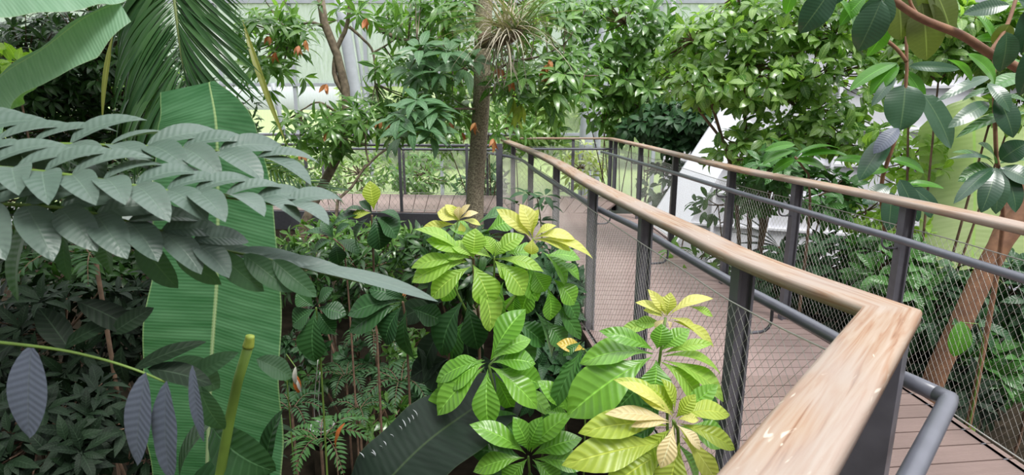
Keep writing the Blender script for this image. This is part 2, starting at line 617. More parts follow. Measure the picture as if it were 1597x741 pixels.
BARK_SPECK = plain_mat('speckled_bark', (0.46, 0.40, 0.29), rough=0.9, scale=60, bump=1.0, col2=(0.17, 0.14, 0.10), detail=2)
BARK_RED = plain_mat('reddish_bark', (0.30, 0.155, 0.085), rough=0.7, scale=20, bump=0.3, col2=(0.20, 0.10, 0.06))
GREENSTEM = plain_mat('green_stem', (0.16, 0.26, 0.05), rough=0.5, noise=0.3, scale=12)
# ------------------------------------------------------------------ paths of the two railings, on the level of the handrail
RZ, TZ = 1.10, 0.90
left_px = [(786, 216.5), (797, 221), (830, 234), (868, 251), (920, 281), (1010, 325), (1080, 357), (1150, 391), (1250, 430), (1340, 461), (1391, 479)]
right_px = [(953, 214.8), (1000, 225), (1063, 240), (1148, 260), (1250, 279), (1350, 298), (1470, 322), (1597, 350)]
left_path = np.array([P(x, y, z=RZ) for x, y in left_px])
corner = left_path[-1]
left_path = smooth_path(left_path, 60)
right_path = np.array([P(x, y, z=RZ) for x, y in right_px])
ext = right_path[-1] + (right_path[-1] - right_path[-2]) / np.linalg.norm(right_path[-1] - right_path[-2]) * 1.6
right_path = smooth_path(np.concatenate([right_path, ext[None]]), 70)
near_dir = norm(P(1202, 741, z=RZ) - corner)
near_path = np.array([corner + near_dir * s for s in np.linspace(0, 2.6, 14)])

# ------------------------------------------------------------------ ground and lawn
GZ = -2.0
def ground_grid():
    xs, ys = np.linspace(-14, 16, 70), np.linspace(-5, 17, 60)
    X, Y = np.meshgrid(xs, ys, indexing='ij')
    Z = GZ + 0.18 * np.sin(X * 1.7 + Y) * np.cos(Y * 1.3) + rng.normal(0, 0.05, X.shape)
    V = np.stack([X, Y, Z], -1).reshape(-1, 3)
    i, j = np.meshgrid(np.arange(69), np.arange(59), indexing='ij')
    a = (i * 60 + j).ravel()
    return V, np.stack([a, a + 60, a + 61, a + 1], 1), None
V, Fc, _ = ground_grid()
struct(link('ground', V, Fc, None, SOIL))
struct(link('lawn', np.array([[-45, 17, -1.2], [45, 17, -1.2], [45, 70, 1.5], [-45, 70, 1.5]]), np.array([[0, 1, 2, 3]]), None, LAWN))

# ------------------------------------------------------------------ glasshouse wall behind everything
GY = 16.5
parts = []
def bar(p, q, wd, dp):
    p, q = np.array(p, float), np.array(q, float)
    d = q - p; l = np.linalg.norm(d); d = d / l
    s = np.cross(d, [0, 1, 0]); s /= np.linalg.norm(s)
    return box((p + q) / 2, d * l / 2, s * wd / 2, np.array([0, dp / 2, 0]))
ztop = 7.0
zsill = 0.9
xs_m = np.arange(-14, 15, 2.0)
for x in xs_m:
    parts.append(bar((x, GY, GZ), (x, GY, ztop), 0.09, 0.14))
for z in (-1.6, zsill, 2.25, 4.4, 6.8):
    parts.append(bar((-15, GY - 0.02, z), (15, GY - 0.02, z), 0.08, 0.16))
V, Fc, U = cat(parts)
struct(link('wall_back', V, Fc, U, WHITE_STEEL, smooth=False))
GLASS_FROST = glass_mat('misted_glass', (0.66, 0.72, 0.68), (0.86, 0.90, 0.86), 0.6)
GLASS_CLEAR = glass_mat('clear_glass', (0.8, 0.85, 0.8), (0.95, 0.98, 0.96), 0.12)
k = 0
for i, x in enumerate(xs_m[:-1]):
    for z0, z1, gm in ((-1.6, zsill, GLASS_CLEAR), (zsill, 2.25, GLASS_CLEAR), (2.25, 4.4, GLASS_FROST), (4.4, 6.8, GLASS_FROST)):
        k += 1
        b = box(((x + x + 2) / 2, GY, (z0 + z1) / 2), (0.96, 0, 0), (0, 0.006, 0), (0, 0, (z1 - z0) / 2 - 0.03))
        struct(link('window_%d' % k, *b, gm, smooth=False))
# steel supports of the glasshouse
def column(p, q, r, name='column'):
    V, Fc, U = tubes([np.array([np.array(p) + (np.array(q) - np.array(p)) * t for t in np.linspace(0, 1, 6)])], r, 12, ref=(0, 1, 0))
    return struct(link(name, V, Fc, U, WHITE_STEEL))
a = P(911, 330, d=14.6); column((a[0], 14.6, GZ), (a[0], 14.6, 6.5), 0.17)
a = P(928, 330, d=15.2); column((a[0], 15.2, GZ), (a[0], 15.2, 6.5), 0.09)
column(P(562, 190, d=15.0), P(528, -10, d=15.0), 0.15)
column(P(575, 190, d=15.4), P(545, -10, d=15.4), 0.05)
column(P(445, 215, d=15.4), P(425, 130, d=15.4), 0.06)
# ribbed slanting glasshouse strut seen behind the curved railing
def strut():
    p, q = P(1010, 395, d=8.6), P(1150, 175, d=9.6)
    d = q - p; l = np.linalg.norm(d); d = d / l
    s = norm(np.cross(d, [0, 1, 0.1])); nn = np.cross(s, d)
    parts = []
    for k in np.linspace(-0.24, 0.24, 7):
        parts.append(box((p + q) / 2 + s * k, d * l / 2, s * 0.028, nn * 0.03))
    parts.append(box((p + q) / 2 + nn * -0.05, d * l / 2, s * 0.29, nn * 0.012))
    return cat(parts)
V, Fc, U = strut()
struct(link('wall_frame', V, Fc, U, plain_mat('pale_metal_panel', (0.75, 0.77, 0.82), rough=0.3), smooth=False))
# white end wall of the glasshouse on the right, panelled
RW = plain_mat('pale_lilac_panel', (0.84, 0.84, 0.89), rough=0.5)
parts = [bar((3.4, 13.0, 0.4), (11.5, 9.6, 0.4), 4.8, 0.04)]
for x in np.linspace(0, 1, 9):
    parts.append(bar((3.4 + 8.1 * x, 12.94 - 3.4 * x, GZ), (3.4 + 8.1 * x, 12.94 - 3.4 * x, 4), 0.07, 0.08))
for z in (-0.9, -0.2, 0.5, 1.2, 2.0, 2.8):
    parts.append(bar((3.4, 12.94, z), (11.5, 9.54, z), 0.05, 0.06))
V, Fc, U = cat(parts)
struct(link('wall_right', V, Fc, U, RW, smooth=False))

# ------------------------------------------------------------------ the elevated walkway
def boards(pl, pr, n, gap=0.008, th=0.035, z=0.0):
    """cross boards between two edge paths"""
    a, b = resample(pl, n + 1), resample(pr, n + 1)
    a[:, 2] = b[:, 2] = z
    parts = []
    for i in range(n):
        q = [a[i], b[i], b[i + 1], a[i + 1]]
        ga = (a[i + 1] - a[i]); ga = ga / np.linalg.norm(ga) * gap / 2
        gb = (b[i + 1] - b[i]); gb = gb / np.linalg.norm(gb) * gap / 2
        q = [q[0] + ga, q[1] + gb, q[2] - gb, q[3] - ga]
        V = np.array(q + [v - np.array([0, 0, th]) for v in q])
        Fc = np.array([[0, 1, 2, 3], [7, 6, 5, 4], [0, 4, 5, 1], [1, 5, 6, 2], [2, 6, 7, 3], [3, 7, 4, 0]])
        wd = np.linalg.norm(b[i] - a[i]); l = np.linalg.norm(a[i + 1] - a[i])
        o = rng.uniform(0, 9)
        U = np.array([[o, 0], [o + wd, 0], [o + wd, l], [o, l]] * 2)
        parts.append((V, Fc, U))
    return cat(parts)

lp = offset(left_path, 0.05)
rp_ = offset(right_path, -0.08)
nd = np.array([near_dir[0], near_dir[1], 0])
edge_l = np.concatenate([lp, [lp[-1] + nd * q for q in (0.3, 1.2, 2.6)]])[::-1]
edge_r = np.concatenate([rp_, [rp_[-1] + (rp_[-1] - rp_[-2]) * 60]])[::-1]

def cross_boards(y0, y1, step, gap, z=0.0):
    """boards laid across the walk, fanning a little with the curve"""
    parts = []
    th = 0.035
    def ends(y):
        m = 0.16 * float(np.clip((3.6 - y) / 2.0, -0.35, 1))
        xl = np.interp(y, edge_l[:, 1], edge_l[:, 0])
        yr = y
        for _ in range(4):
            xr = np.interp(yr, edge_r[:, 1], edge_r[:, 0])
            yr = y + m * (xr - xl)
        return np.array([xl, y, z]), np.array([xr, yr, z])
    for y in np.arange(y0, y1, step):
        a0, b0 = ends(y); a1, b1 = ends(y + step - gap)
        q = [a0, b0, b1, a1]
        V = np.array(q + [v - np.array([0, 0, th]) for v in q])
        Fc = np.array([[0, 1, 2, 3], [7, 6, 5, 4], [0, 4, 5, 1], [1, 5, 6, 2], [2, 6, 7, 3], [3, 7, 4, 0]])
        wd = np.linalg.norm(b0 - a0); o = rng.uniform(0, 9)
        parts.append((V, Fc, np.array([[o, 0], [o + wd, 0], [o + wd, step], [o, step]] * 2)))
    return cat(parts)
V, Fc, U = cross_boards(3.25, 9.0, 0.125, 0.008)
struct(link('walkway_floor', V, Fc, U, DECK, smooth=False))
V, Fc, U = cross_boards(-0.8, 3.2, 0.145, 0.010)
struct(link('lookout_floor', V, Fc, U, DECK_NEAR, smooth=False))
pa = edge_l[:4][::-1].copy(); pa[:, 2] = 0
# far platform crossing to the left
fl = [P(430, 327, z=0), P(560, 329, z=0), P(700, 332, z=0), P(796, 333, z=0)]
bl = [P(400, 301, z=0), P(560, 302, z=0), P(700, 304, z=0), P(812, 305, z=0)]
fl = [fl[0] + (fl[0] - fl[1]) * 1.6] + fl
bl = [bl[0] + (bl[0] - bl[1]) * 1.3] + bl
fe, be = smooth_path(fl, 40), smooth_path(bl, 40)
V, Fc, U = boards(fe, be, int(length(fe) / 0.19), gap=0.012)
struct(link('platform_floor', V, Fc, U, DECK, smooth=False))
# end of the platform in front of the curve
ea = np.array([P(800, 334, z=0), P(940, 331, z=0)]); eb = np.array([P(806, 305, z=0), P(975, 306, z=0)])
V, Fc, U = boards(ea, eb, 9, gap=0.012, z=-0.003)
struct(link('landing_floor', V, Fc, U, DECK, smooth=False))

def edge_beam(path, z, h, t, name='walkway_beam'):
    p = path.copy(); p[:, 2] = z
    V, Fc, U = sweep_rect(p, t, h, corner=0.005)
    return struct(link(name, V, Fc, U, STEEL, smooth=False))
edge_beam(offset(lp, -0.04), 0.0, 0.22, 0.03)
edge_beam(offset(rp_, 0.04), 0.0, 0.22, 0.03)
edge_beam(fe - np.array([0, 0.04, 0]), -0.01, 0.30, 0.05, 'platform_beam')
edge_beam(be + np.array([0, 0.04, 0]), -0.01, 0.22, 0.05, 'platform_beam')
edge_beam(smooth_path(pa, 12) - 0.0, 0.0, 0.2, 0.03)
for t in (0.12, 0.42, 0.7, 0.93):                      # posts that carry the walkway
    q = left_path[int(t * 59)] * (1 - .35) + right_path[min(69, int(t * 60))] * .35
    struct(link('support_column', *tubes([np.array([[q[0], q[1], GZ - .2], [q[0], q[1], -1], [q[0], q[1], -0.04]])], 0.07, 10, ref=(0, 1, 0)), STEEL))
for x in (-3.2, -5.0, -0.6):
    struct(link('support_column', *tubes([np.array([[x, 9.6, GZ - .2], [x, 9.6, -1], [x, 9.6, -0.04]])], 0.07, 10, ref=(0, 1, 0)), STEEL))

# ------------------------------------------------------------------ railings
def net(path, z0, z1, pitch=0.042, slope=1.35, r=0.0011, side=0.0):
    """two crossing families of steel cables laid in the surface under the rail"""
    Lp = length(path)
    s_of = np.concatenate([[0], np.cumsum(np.linalg.norm(np.diff(path, axis=0), axis=1))])
    H = z1 - z0; run = H / slope
    n = 9
    z = np.linspace(z0, z1, n)
    lines = []
    for sgn in (1, -1):
        for s0 in np.arange(-run, Lp + run, pitch):
            s = s0 + (z - z0) / slope if sgn > 0 else s0 - (z - z0) / slope
            ok = (s >= 0) & (s <= Lp)
            if ok.sum() < 2:
                continue
            lo, hi = s[ok].min(), s[ok].max()
            sc = np.clip(s, 0, Lp)
            zz = z0 + (sc - s0) * slope * sgn
            zz = np.clip(zz, z0, z1)
            x = np.interp(sc, s_of, path[:, 0]); y = np.interp(sc, s_of, path[:, 1])
            lines.append(np.stack([x, y, zz], 1))
    # drop degenerate repeats
    out = []
    for l in lines:
        if length(l) > 0.05:
            out.append(l + rng.normal(0, 1e-5, l.shape))
    V, Fc, U = tubes(np.array(out), r, 4, ref=(0.3, 0.2, 0.9))
    tp, bt = path.copy(), path.copy()
    tp[:, 2] = z1; bt[:, 2] = z0
    return cat([(V, Fc, U), tubes(tp, 0.003, 5), tubes(bt, 0.004, 5)])


def railing(label, group, path, posts, netrange=(0.04, 0.93), tube_off=0.13, inward=1, wood=True, post_w=0.055, tz=TZ, width=0.125, hooks=True, tube_path=None, pitch=0.042, net_off=-0.045, rail_path=None, wire=0.0008):
    root = thing('railing', label, 'railing', (path[0][0], path[0][1], 0), group)
    link('handrail', *sweep_rect(path if rail_path is None else rail_path, width, 0.035), RAILWOOD if wood else STEEL, root)
    T = norm(np.gradient(path, axis=0))
    for i in posts:
        f = i; i0 = int(np.clip(round(i), 0, len(path) - 1))
        p, t = path[i0].copy(), T[i0]
        s = np.array([t[1], -t[0], 0])
        h = RZ - 0.034
        b = [box((p[0], p[1], (h - 0.15) / 2), np.array([t[0], t[1], 0]) * 0.010, s * post_w / 2, (0, 0, (h + 0.15) / 2))]
        for o in (-1, 1):
            c = p + s * o * (post_w / 2)
            b.append(box((c[0], c[1], (h - 0.15) / 2), np.array([t[0], t[1], 0]) * 0.026, s * 0.005, (0, 0, (h + 0.15) / 2)))
        b.append(box((p[0], p[1], h - 0.004), np.array([t[0], t[1], 0]) * 0.06, s * 0.045, (0, 0, 0.004)))
        po = link('post', *cat(b), STEEL, root, smooth=False)
        if hooks:
            n_ = s * inward
            q0 = p + n_ * (post_w / 2); q0[2] = tz - 0.10
            pts = [q0, q0 + n_ * 0.06, q0 + n_ * (tube_off - post_w / 2 - 0.02) + [0, 0, 0.005], q0 + n_ * (tube_off - post_w / 2) + [0, 0, 0.03], q0 + n_ * (tube_off - post_w / 2) + [0, 0, 0.09]]
            link('bracket', *tubes(smooth_path(pts, 12), 0.006, 6, ref=(0.1, 0.2, 0.97)), STEEL, po)
    tp = tube_path if tube_path is not None else offset(path, tube_off * inward)
    tp = tp.copy(); tp[:, 2] = tz
    link('tube_rail', *tubes(tp, 0.021, 12), PIPE, root)
    if netrange:
        npth = offset(path, net_off * inward)
        link('cable_net', *net(npth, netrange[0], netrange[1], pitch=pitch, r=wire), WIRE, root, smooth=True)
    return root


def idx_at(path, px):
    """index along path seen at image column px"""
    best, bi = 1e9, 0
    for i, p in enumerate(path):
        v = p - np.array([0, 0, CAM_Z])
        c, s = math.cos(PITCH), math.sin(PITCH)
        dep = v[1] * c - v[2] * s
        x = 798.5 + F_PX * v[0] / dep
        if abs(x - px) < best:
            best, bi = abs(x - px), i
    return bi

hl = resample(left_path, 240); hr = resample(right_path, 240)
tubeL = np.array([P(x, y, z=TZ) for x, y in [(758, 238), (809, 248), (836, 267), (870, 289), (911, 313), (931, 325), (997, 357), (1070, 400), (1150, 446), (1200, 472), (1300, 527), (1400, 586), (1460, 614)]])
tubeL = smooth_path(tubeL, 90)
tubeC = P(1481, 622, z=TZ)
tubeN = np.array([tubeC, P(1420, 741, z=TZ)])
tdir = norm(tubeN[1] - tubeN[0])
rootL = railing('wooden-topped railing along the inner side of the curved walkway, with a mitred corner', None, hl,
                [idx_at(hl, x) for x in (800, 828, 868, 925, 1010, 1165)], rail_path=np.concatenate([left_path, near_path[1:]]), tube_path=tubeL, inward=-1)
# mitred near arm of the same railing
# mitre block
bend = np.array([tubeL[-1], tubeC + (tubeL[-1] - tubeC) * 0.12, tubeC, tubeC + tdir * 0.02, tubeC + tdir * 0.5, tubeC + tdir * 2.0])
link('tube_rail', *tubes(resample(bend, 60), 0.0212, 12), PIPE, rootL)
pc = corner + near_dir * 0.10
s = np.array([near_dir[1], -near_dir[0], 0]); t = near_dir
q = corner + near_dir * 0.115
link('post', *box((q[0], q[1], (RZ - .034 - .15) / 2), t * 0.05, s * 0.055, (0, 0, (RZ - .034 + .15) / 2)), STEEL, rootL, smooth=False)
for dd in (1.3,):
    q = corner + near_dir * dd
    link('post', *cat([box((q[0], q[1], (RZ - .034 - .15) / 2), t * 0.07, s * 0.008, (0, 0, (RZ - .034 + .15) / 2)),
                       box((q + s * 0.045)[:2].tolist() + [(RZ - .034 - .15) / 2], t * 0.04, s * 0.005, (0, 0, (RZ - .034 + .15) / 2)),
                       box((q - s * 0.045)[:2].tolist() + [(RZ - .034 - .15) / 2], t * 0.04, s * 0.005, (0, 0, (RZ - .034 + .15) / 2))]), STEEL, rootL, smooth=False)


tubeR = np.array([P(x, y, z=0.92) for x, y in [(938, 237), (950, 240), (1058, 272), (1143, 298), (1250, 329), (1320, 350), (1400, 373), (1460, 392), (1597, 435)]])
tubeR = np.concatenate([tubeR, [tubeR[-1] + norm(tubeR[-1] - tubeR[-2]) * 1.5]])
tubeR = smooth_path(tubeR, 90)
railing('curved railing with wooden top rail along the outer side of the walkway', None, hr,
        [idx_at(hr, x) for x in (949, 960, 1000, 1055, 1142, 1247, 1416)] + [225], tube_path=tubeR, tz=0.92, inward=-1 if offset(hr, 0.1)[200][0] > hr[200][0] else 1)

# platform railings, far
def far_rail(label, p, q, xs, zt=RZ, **kw):
    path = resample(np.array([p, q]), 60)
    return railing(label, None, path, [idx_at(path, x) for x in xs], hooks=False, pitch=0.085, wire=0.0016, **kw)
far_rail('straight far railing closing the end of the platform, between the two curved ones', P(783, 214.2, z=RZ), P(956, 214.4, z=RZ), (893,), post_w=0.05, width=0.10, tube_off=0.1)
pf = fe[:-1].copy(); pf[:, 2] = RZ; pf[:, 1] += 0.03
def front_rail():
    root = thing('railing', 'slim dark steel railing along the front edge of the far platform, thin posts', 'railing', (pf[20][0], pf[20][1], 0))
    top = pf.copy(); top[:, 2] = 1.05
    link('handrail', *tubes(top, 0.022, 8), STEEL, root)
    t2 = pf.copy(); t2[:, 2] = 0.98; t2[:, 1] += 0.12
    link('tube_rail', *tubes(t2, 0.02, 8), PIPE, root)
    fine = resample(pf, 400)
    for x in (330, 475, 622, 728, 778):
        q = fine[idx_at(fine, x)]
        wd = 0.022 if x < 740 else 0.05
        link('post', *box((q[0], q[1], 0.4), (wd, 0, 0), (0, 0.02, 0), (0, 0, 0.68)), STEEL, root, smooth=False)
    link('cable_net', *net(resample(pf, 60), 0.03, 0.95, pitch=0.09, r=0.0014), WIRE, root)
front_rail()
pbk = be.copy(); pbk[:, 2] = RZ
def back_rail():
    root = thing('railing', 'dark steel railing along the rear edge of the far platform, behind its netting', 'railing', (pbk[20][0], pbk[20][1], 0))
    top = pbk.copy(); top[:, 2] = 1.12
    link('handrail', *tubes(top, 0.02, 8), STEEL, root)
    fine = resample(pbk, 400)
    for x in (250, 400, 500, 628, 760):
        q = fine[idx_at(fine, x)]
        link('post', *box((q[0], q[1], 0.45), (0.022, 0, 0), (0, 0.02, 0), (0, 0, 0.68)), STEEL, root, smooth=False)
    link('cable_net', *net(resample(pbk, 60), 0.03, 0.95, pitch=0.10, r=0.0014), WIRE, root)
back_rail()
# ------------------------------------------------------------------ leaf materials
G_HERO = leaf_mat('glossy_mid_green_leaf', (0.13, 0.33, 0.035), (0.22, 0.46, 0.06), rough=0.3, veins=11, bump=0.7, trans=0.3, coat=0.3)
G_LIGHT = leaf_mat('light_green_leaf', (0.28, 0.50, 0.07), (0.40, 0.62, 0.12), rough=0.35, veins=11, bump=0.8, trans=0.35)
G_YELLOW = leaf_mat('young_yellow_leaf', (0.58, 0.62, 0.13), (0.74, 0.70, 0.22), rough=0.4, veins=10, bump=0.6, trans=0.3)
G_OLIVE = leaf_mat('yellow_green_leaf', (0.34, 0.46, 0.05), (0.46, 0.56, 0.09), rough=0.35, veins=11, bump=0.8, trans=0.3)
G_PEACH = leaf_mat('pale_peach_leaf', (0.70, 0.55, 0.28), (0.76, 0.62, 0.36), rough=0.45, veins=10, bump=0.5, trans=0.2)
G_DARK = leaf_mat('dark_green_leaf', (0.020, 0.068, 0.022), (0.042, 0.12, 0.038), rough=0.4, veins=11, bump=0.6, trans=0.12, spec=.4)
G_DEEP = leaf_mat('deep_green_leaf', (0.05, 0.16, 0.035), (0.085, 0.23, 0.05), rough=0.3, veins=10, bump=0.8, trans=0.2, coat=0.2)
G_BG = leaf_mat('bright_background_leaf', (0.055, 0.17, 0.03), (0.40, 0.60, 0.19), rough=0.24, veins=7, bump=0.0, trans=0.42, spec=.7)
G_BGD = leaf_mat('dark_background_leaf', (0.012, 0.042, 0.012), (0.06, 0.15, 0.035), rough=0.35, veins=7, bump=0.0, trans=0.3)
G_BGM = leaf_mat('mid_background_leaf', (0.05, 0.15, 0.03), (0.25, 0.44, 0.13), rough=0.25, veins=7, bump=0.0, trans=0.38, spec=.7)
G_BLUE = leaf_mat('blue_green_leaf', (0.085, 0.20, 0.085), (0.17, 0.32, 0.155), rough=0.42, veins=7, bump=0.3, trans=0.25)
G_OUT = leaf_mat('pale_outdoor_leaf', (0.48, 0.58, 0.28), (0.72, 0.76, 0.46), rough=0.7, veins=4, bump=0.0, trans=0.35)
G_RUBBER = leaf_mat('leathery_dark_leaf', (0.030, 0.085, 0.045), (0.055, 0.13, 0.065), rough=0.26, veins=16, bump=0.1, vstr=.05, trans=0.1, coat=0.3, vein=(0.13, 0.22, 0.10))
G_RUBBERG = leaf_mat('leathery_green_leaf', (0.08, 0.24, 0.03), (0.12, 0.33, 0.045), rough=0.3, veins=16, bump=0.1, vstr=.05, trans=0.35)
G_UNDER = leaf_mat('olive_leaf_underside', (0.10, 0.135, 0.035), (0.14, 0.18, 0.05), rough=0.5, veins=16, bump=0.08, vstr=.05, trans=0.35)
G_GREYF = leaf_mat('grey_green_leaflet', (0.10, 0.155, 0.125), (0.15, 0.205, 0.175), rough=0.42, veins=12, bump=0.25, trans=0.12, vstr=.08, vein=(0.16, 0.23, 0.18))
G_LILAC = leaf_mat('lilac_grey_leaflet', (0.115, 0.135, 0.185), (0.14, 0.16, 0.215), rough=0.45, veins=14, bump=0.25, trans=0.08, vstr=.12, vein=(0.12, 0.14, 0.16))
G_GREENF = leaf_mat('soft_green_leaflet', (0.055, 0.135, 0.06), (0.08, 0.18, 0.08), rough=0.45, veins=12, bump=0.25, trans=0.2, vstr=.1, vein=(0.10, 0.20, 0.09))
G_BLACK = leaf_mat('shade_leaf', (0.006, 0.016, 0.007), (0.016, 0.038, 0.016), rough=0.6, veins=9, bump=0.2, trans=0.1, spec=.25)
G_PALM = leaf_mat('palm_leaflet', (0.035, 0.105, 0.035), (0.085, 0.19, 0.065), rough=0.28, veins=1, bump=0.0, trans=0.15, vein=(0.10, 0.19, 0.08), coat=0.3)
G_PALMY = leaf_mat('yellowing_palm_leaflet', (0.20, 0.23, 0.05), (0.32, 0.33, 0.09), rough=0.4, veins=1, bump=0.0, trans=0.2)
G_ORANGE = leaf_mat('orange_leaf', (0.55, 0.13, 0.03), (0.68, 0.22, 0.06), rough=0.4, veins=6, bump=0.2, trans=0.2, tcol=(1, 0.8, 0.5))
G_RUST = leaf_mat('rusty_leaf', (0.62, 0.20, 0.08), (0.72, 0.36, 0.14), rough=0.5, veins=6, bump=0.2, trans=0.2, tcol=(1, 0.8, 0.5))
G_TILL = leaf_mat('grey_brown_strap', (0.26, 0.22, 0.15), (0.50, 0.46, 0.36), rough=0.6, veins=1, bump=0.0, trans=0.15)
G_TILLG = leaf_mat('green_strap', (0.12, 0.20, 0.07), (0.20, 0.30, 0.12), rough=0.5, veins=1, bump=0.0, trans=0.2)
G_FERN = leaf_mat('fern_leaflet', (0.022, 0.07, 0.024), (0.055, 0.135, 0.045), rough=0.55, veins=5, bump=0.0, trans=0.25)
BAN = banana_mat('banana_blade', (0.045, 0.155, 0.06), (0.115, 0.27, 0.14), (0.42, 0.56, 0.27))
BAN_PALE = banana_mat('pale_banana_blade', (0.20, 0.36, 0.23), (0.28, 0.45, 0.31), (0.40, 0.52, 0.30), veins=70)
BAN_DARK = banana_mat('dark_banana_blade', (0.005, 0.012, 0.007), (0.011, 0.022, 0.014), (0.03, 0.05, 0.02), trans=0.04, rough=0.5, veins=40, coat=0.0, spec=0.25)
BAN_BACK = banana_mat('yellow_green_banana_blade', (0.50, 0.60, 0.33), (0.60, 0.68, 0.42), (0.5, 0.72, 0.25), trans=0.45, veins=40)

FRONT_UP = np.array([0.0, -0.55, 0.85])


def pleaves(rows, db, dt=None, nv=FRONT_UP, jit=0.18, **kw):
    """rows (base x, base y, tip x, tip y, width px[, tip depth change]): blades between points of the place"""
    B, T, W = [], [], []
    for r in rows:
        B.append(P(r[0], r[1], d=db))
        ex = r[5] if len(r) > 5 else (dt if dt is not None else 0.0)
        T.append(P(r[2], r[3], d=db + ex))
        W.append(M(r[4], db + ex / 2))
    Nv = np.array(nv)[None] + rng.normal(0, jit, (len(rows), 3))
    k = dict(arch=0.10, fold=0.28, kind='elliptic', nl=12, nw=3, und=0.02)
    k.update(kw)
    W = [w_ * (1.3 if k['kind'] == 'obovate' else 1.08) for w_ in W]
    return leaves(np.array(B), np.array(T), Nv, np.array(W), **k)


def stem_tube(pts, r0, r1=None, n=16, sides=7):
    p = smooth_path(pts, n)
    r = np.linspace(r0, r1 if r1 is not None else r0, n)[None]
    return tubes(p[None], r, sides, ref=(0.31, 0.2, 0.1))


def whorls(centres, axes, n, ln, wd, spread=(50, 80), arch=0.12, droop=0.25, kind='lance', nl=4, nw=1, fold=0.25, lj=0.25):
    """a ring of n blades round every twig end"""
    C = np.asarray(centres, float); A = norm(np.asarray(axes, float))
    m = len(C)
    ref = np.tile(np.array([0.3, 0.5, 0.2]), (m, 1)) + rng.normal(0, .3, (m, 3))
    X = norm(np.cross(A, ref)); Y = np.cross(A, X)
    ph = (np.arange(n)[None] / n * 2 * np.pi) * 1.618 * 0.618 + rng.uniform(0, 6.28, (m, 1)) + rng.normal(0, 0.22, (m, n))
    sp = np.radians(rng.uniform(*spread, (m, n)))
    D = (X[:, None] * np.cos(ph)[..., None] + Y[:, None] * np.sin(ph)[..., None]) * np.sin(sp)[..., None] + A[:, None] * np.cos(sp)[..., None]
    D[..., 2] -= droop * rng.uniform(0.4, 1.4, (m, n))
    D = norm(D)
    l = ln * rng.uniform(1 - lj, 1 + lj, (m, n))
    B = C[:, None] + D * (l * 0.08)[..., None]
    T = C[:, None] + D * l[..., None]
    Nv = A[:, None] * 0.8 + np.array([0, -0.1, 0.5]) + rng.normal(0, 0.25, (m, n, 3))
    return leaves(B.reshape(-1, 3), T.reshape(-1, 3), Nv.reshape(-1, 3), (l * wd / ln).ravel(), arch=arch, fold=fold, kind=kind, nl=nl, nw=nw)


def ell(cx, cy, d, rx, ry, rd, n, shell=0.55):
    """n points in an ellipsoid round the point seen at (cx, cy), radii rx, ry in px at distance d, rd in metres deep"""
    c = P(cx, cy, d=d)
    v = norm(rng.normal(0, 1, (n, 3)))
    r = shell + (1 - shell) * rng.uniform(0, 1, (n, 1))
    r = r * rng.uniform(0.35, 1, (n, 1)) ** 0.3
    q = v * r * np.array([M(rx, d), rd, M(ry, d)])
    return c + q, norm(v + np.array([0, -0.25, 0.35]))


def twigs(centres, hubs, r=0.006, every=2, sides=4):
    """thin branches from the nearest limb point to a share of the leaf clusters"""
    hubs = np.asarray(hubs); out = []
    for c in centres[::every]:
        h = hubs[np.argmin(np.linalg.norm(hubs - c, axis=1))]
        mid = (h + c) / 2 - np.array([0, 0, 0.08 * np.linalg.norm(c - h)])
        t = np.linspace(0, 1, 6)[:, None]
        out.append((1 - t) ** 2 * h + 2 * t * (1 - t) * mid + t ** 2 * c)
    return tubes(np.array(out), np.linspace(r * 1.6, r * .6, 6)[None], sides, ref=(0.3, 0.1, 0.2))


def bush(name, label, cat_, ells, n_w, ln, wd, mat, bark=BARK, limbs=None, group=None, extra=None, root=None, **kw):
    """a shrub or tree: foliage of leaf rings, limbs down to the ground"""
    base = root if root is not None else np.array([0, 0, 0.0])
    C, A = [], []
    for e_ in ells:
        c, a = ell(*e_)
        C.append(c); A.append(a)
    C, A = np.concatenate(C), np.concatenate(A)
    mean = C.mean(0)
    r = np.array(root) if root is not None else np.array([mean[0], mean[1] + 0.1, GZ])
    t = thing(name, label, cat_, r, group)
    link('foliage', *whorls(C, A, n_w, ln, wd, **kw), mat, t)
    prt, hubs = [], []
    if limbs is None:
        limbs = []
        for e_ in ells:
            c = P(e_[0], e_[1], d=e_[2])
            k = rng.normal(0, 0.15, 3)
            limbs.append(([r, r * .6 + c * .4 + k, c], 0.016, 0.006))
    for pts, r0, r1 in limbs:
        prt.append(stem_tube(pts, r0, r1, 14))
        hubs.append(smooth_path(pts, 14))
    H = np.concatenate(hubs)
    prt.append(twigs(C, H, r=0.004 + 0.0004 * ells[0][2]))
    link('branches', *cat(prt), bark, t)
    if extra:
        for nm, trip, m_ in extra:
            link(nm, *trip, m_, t)
    return t

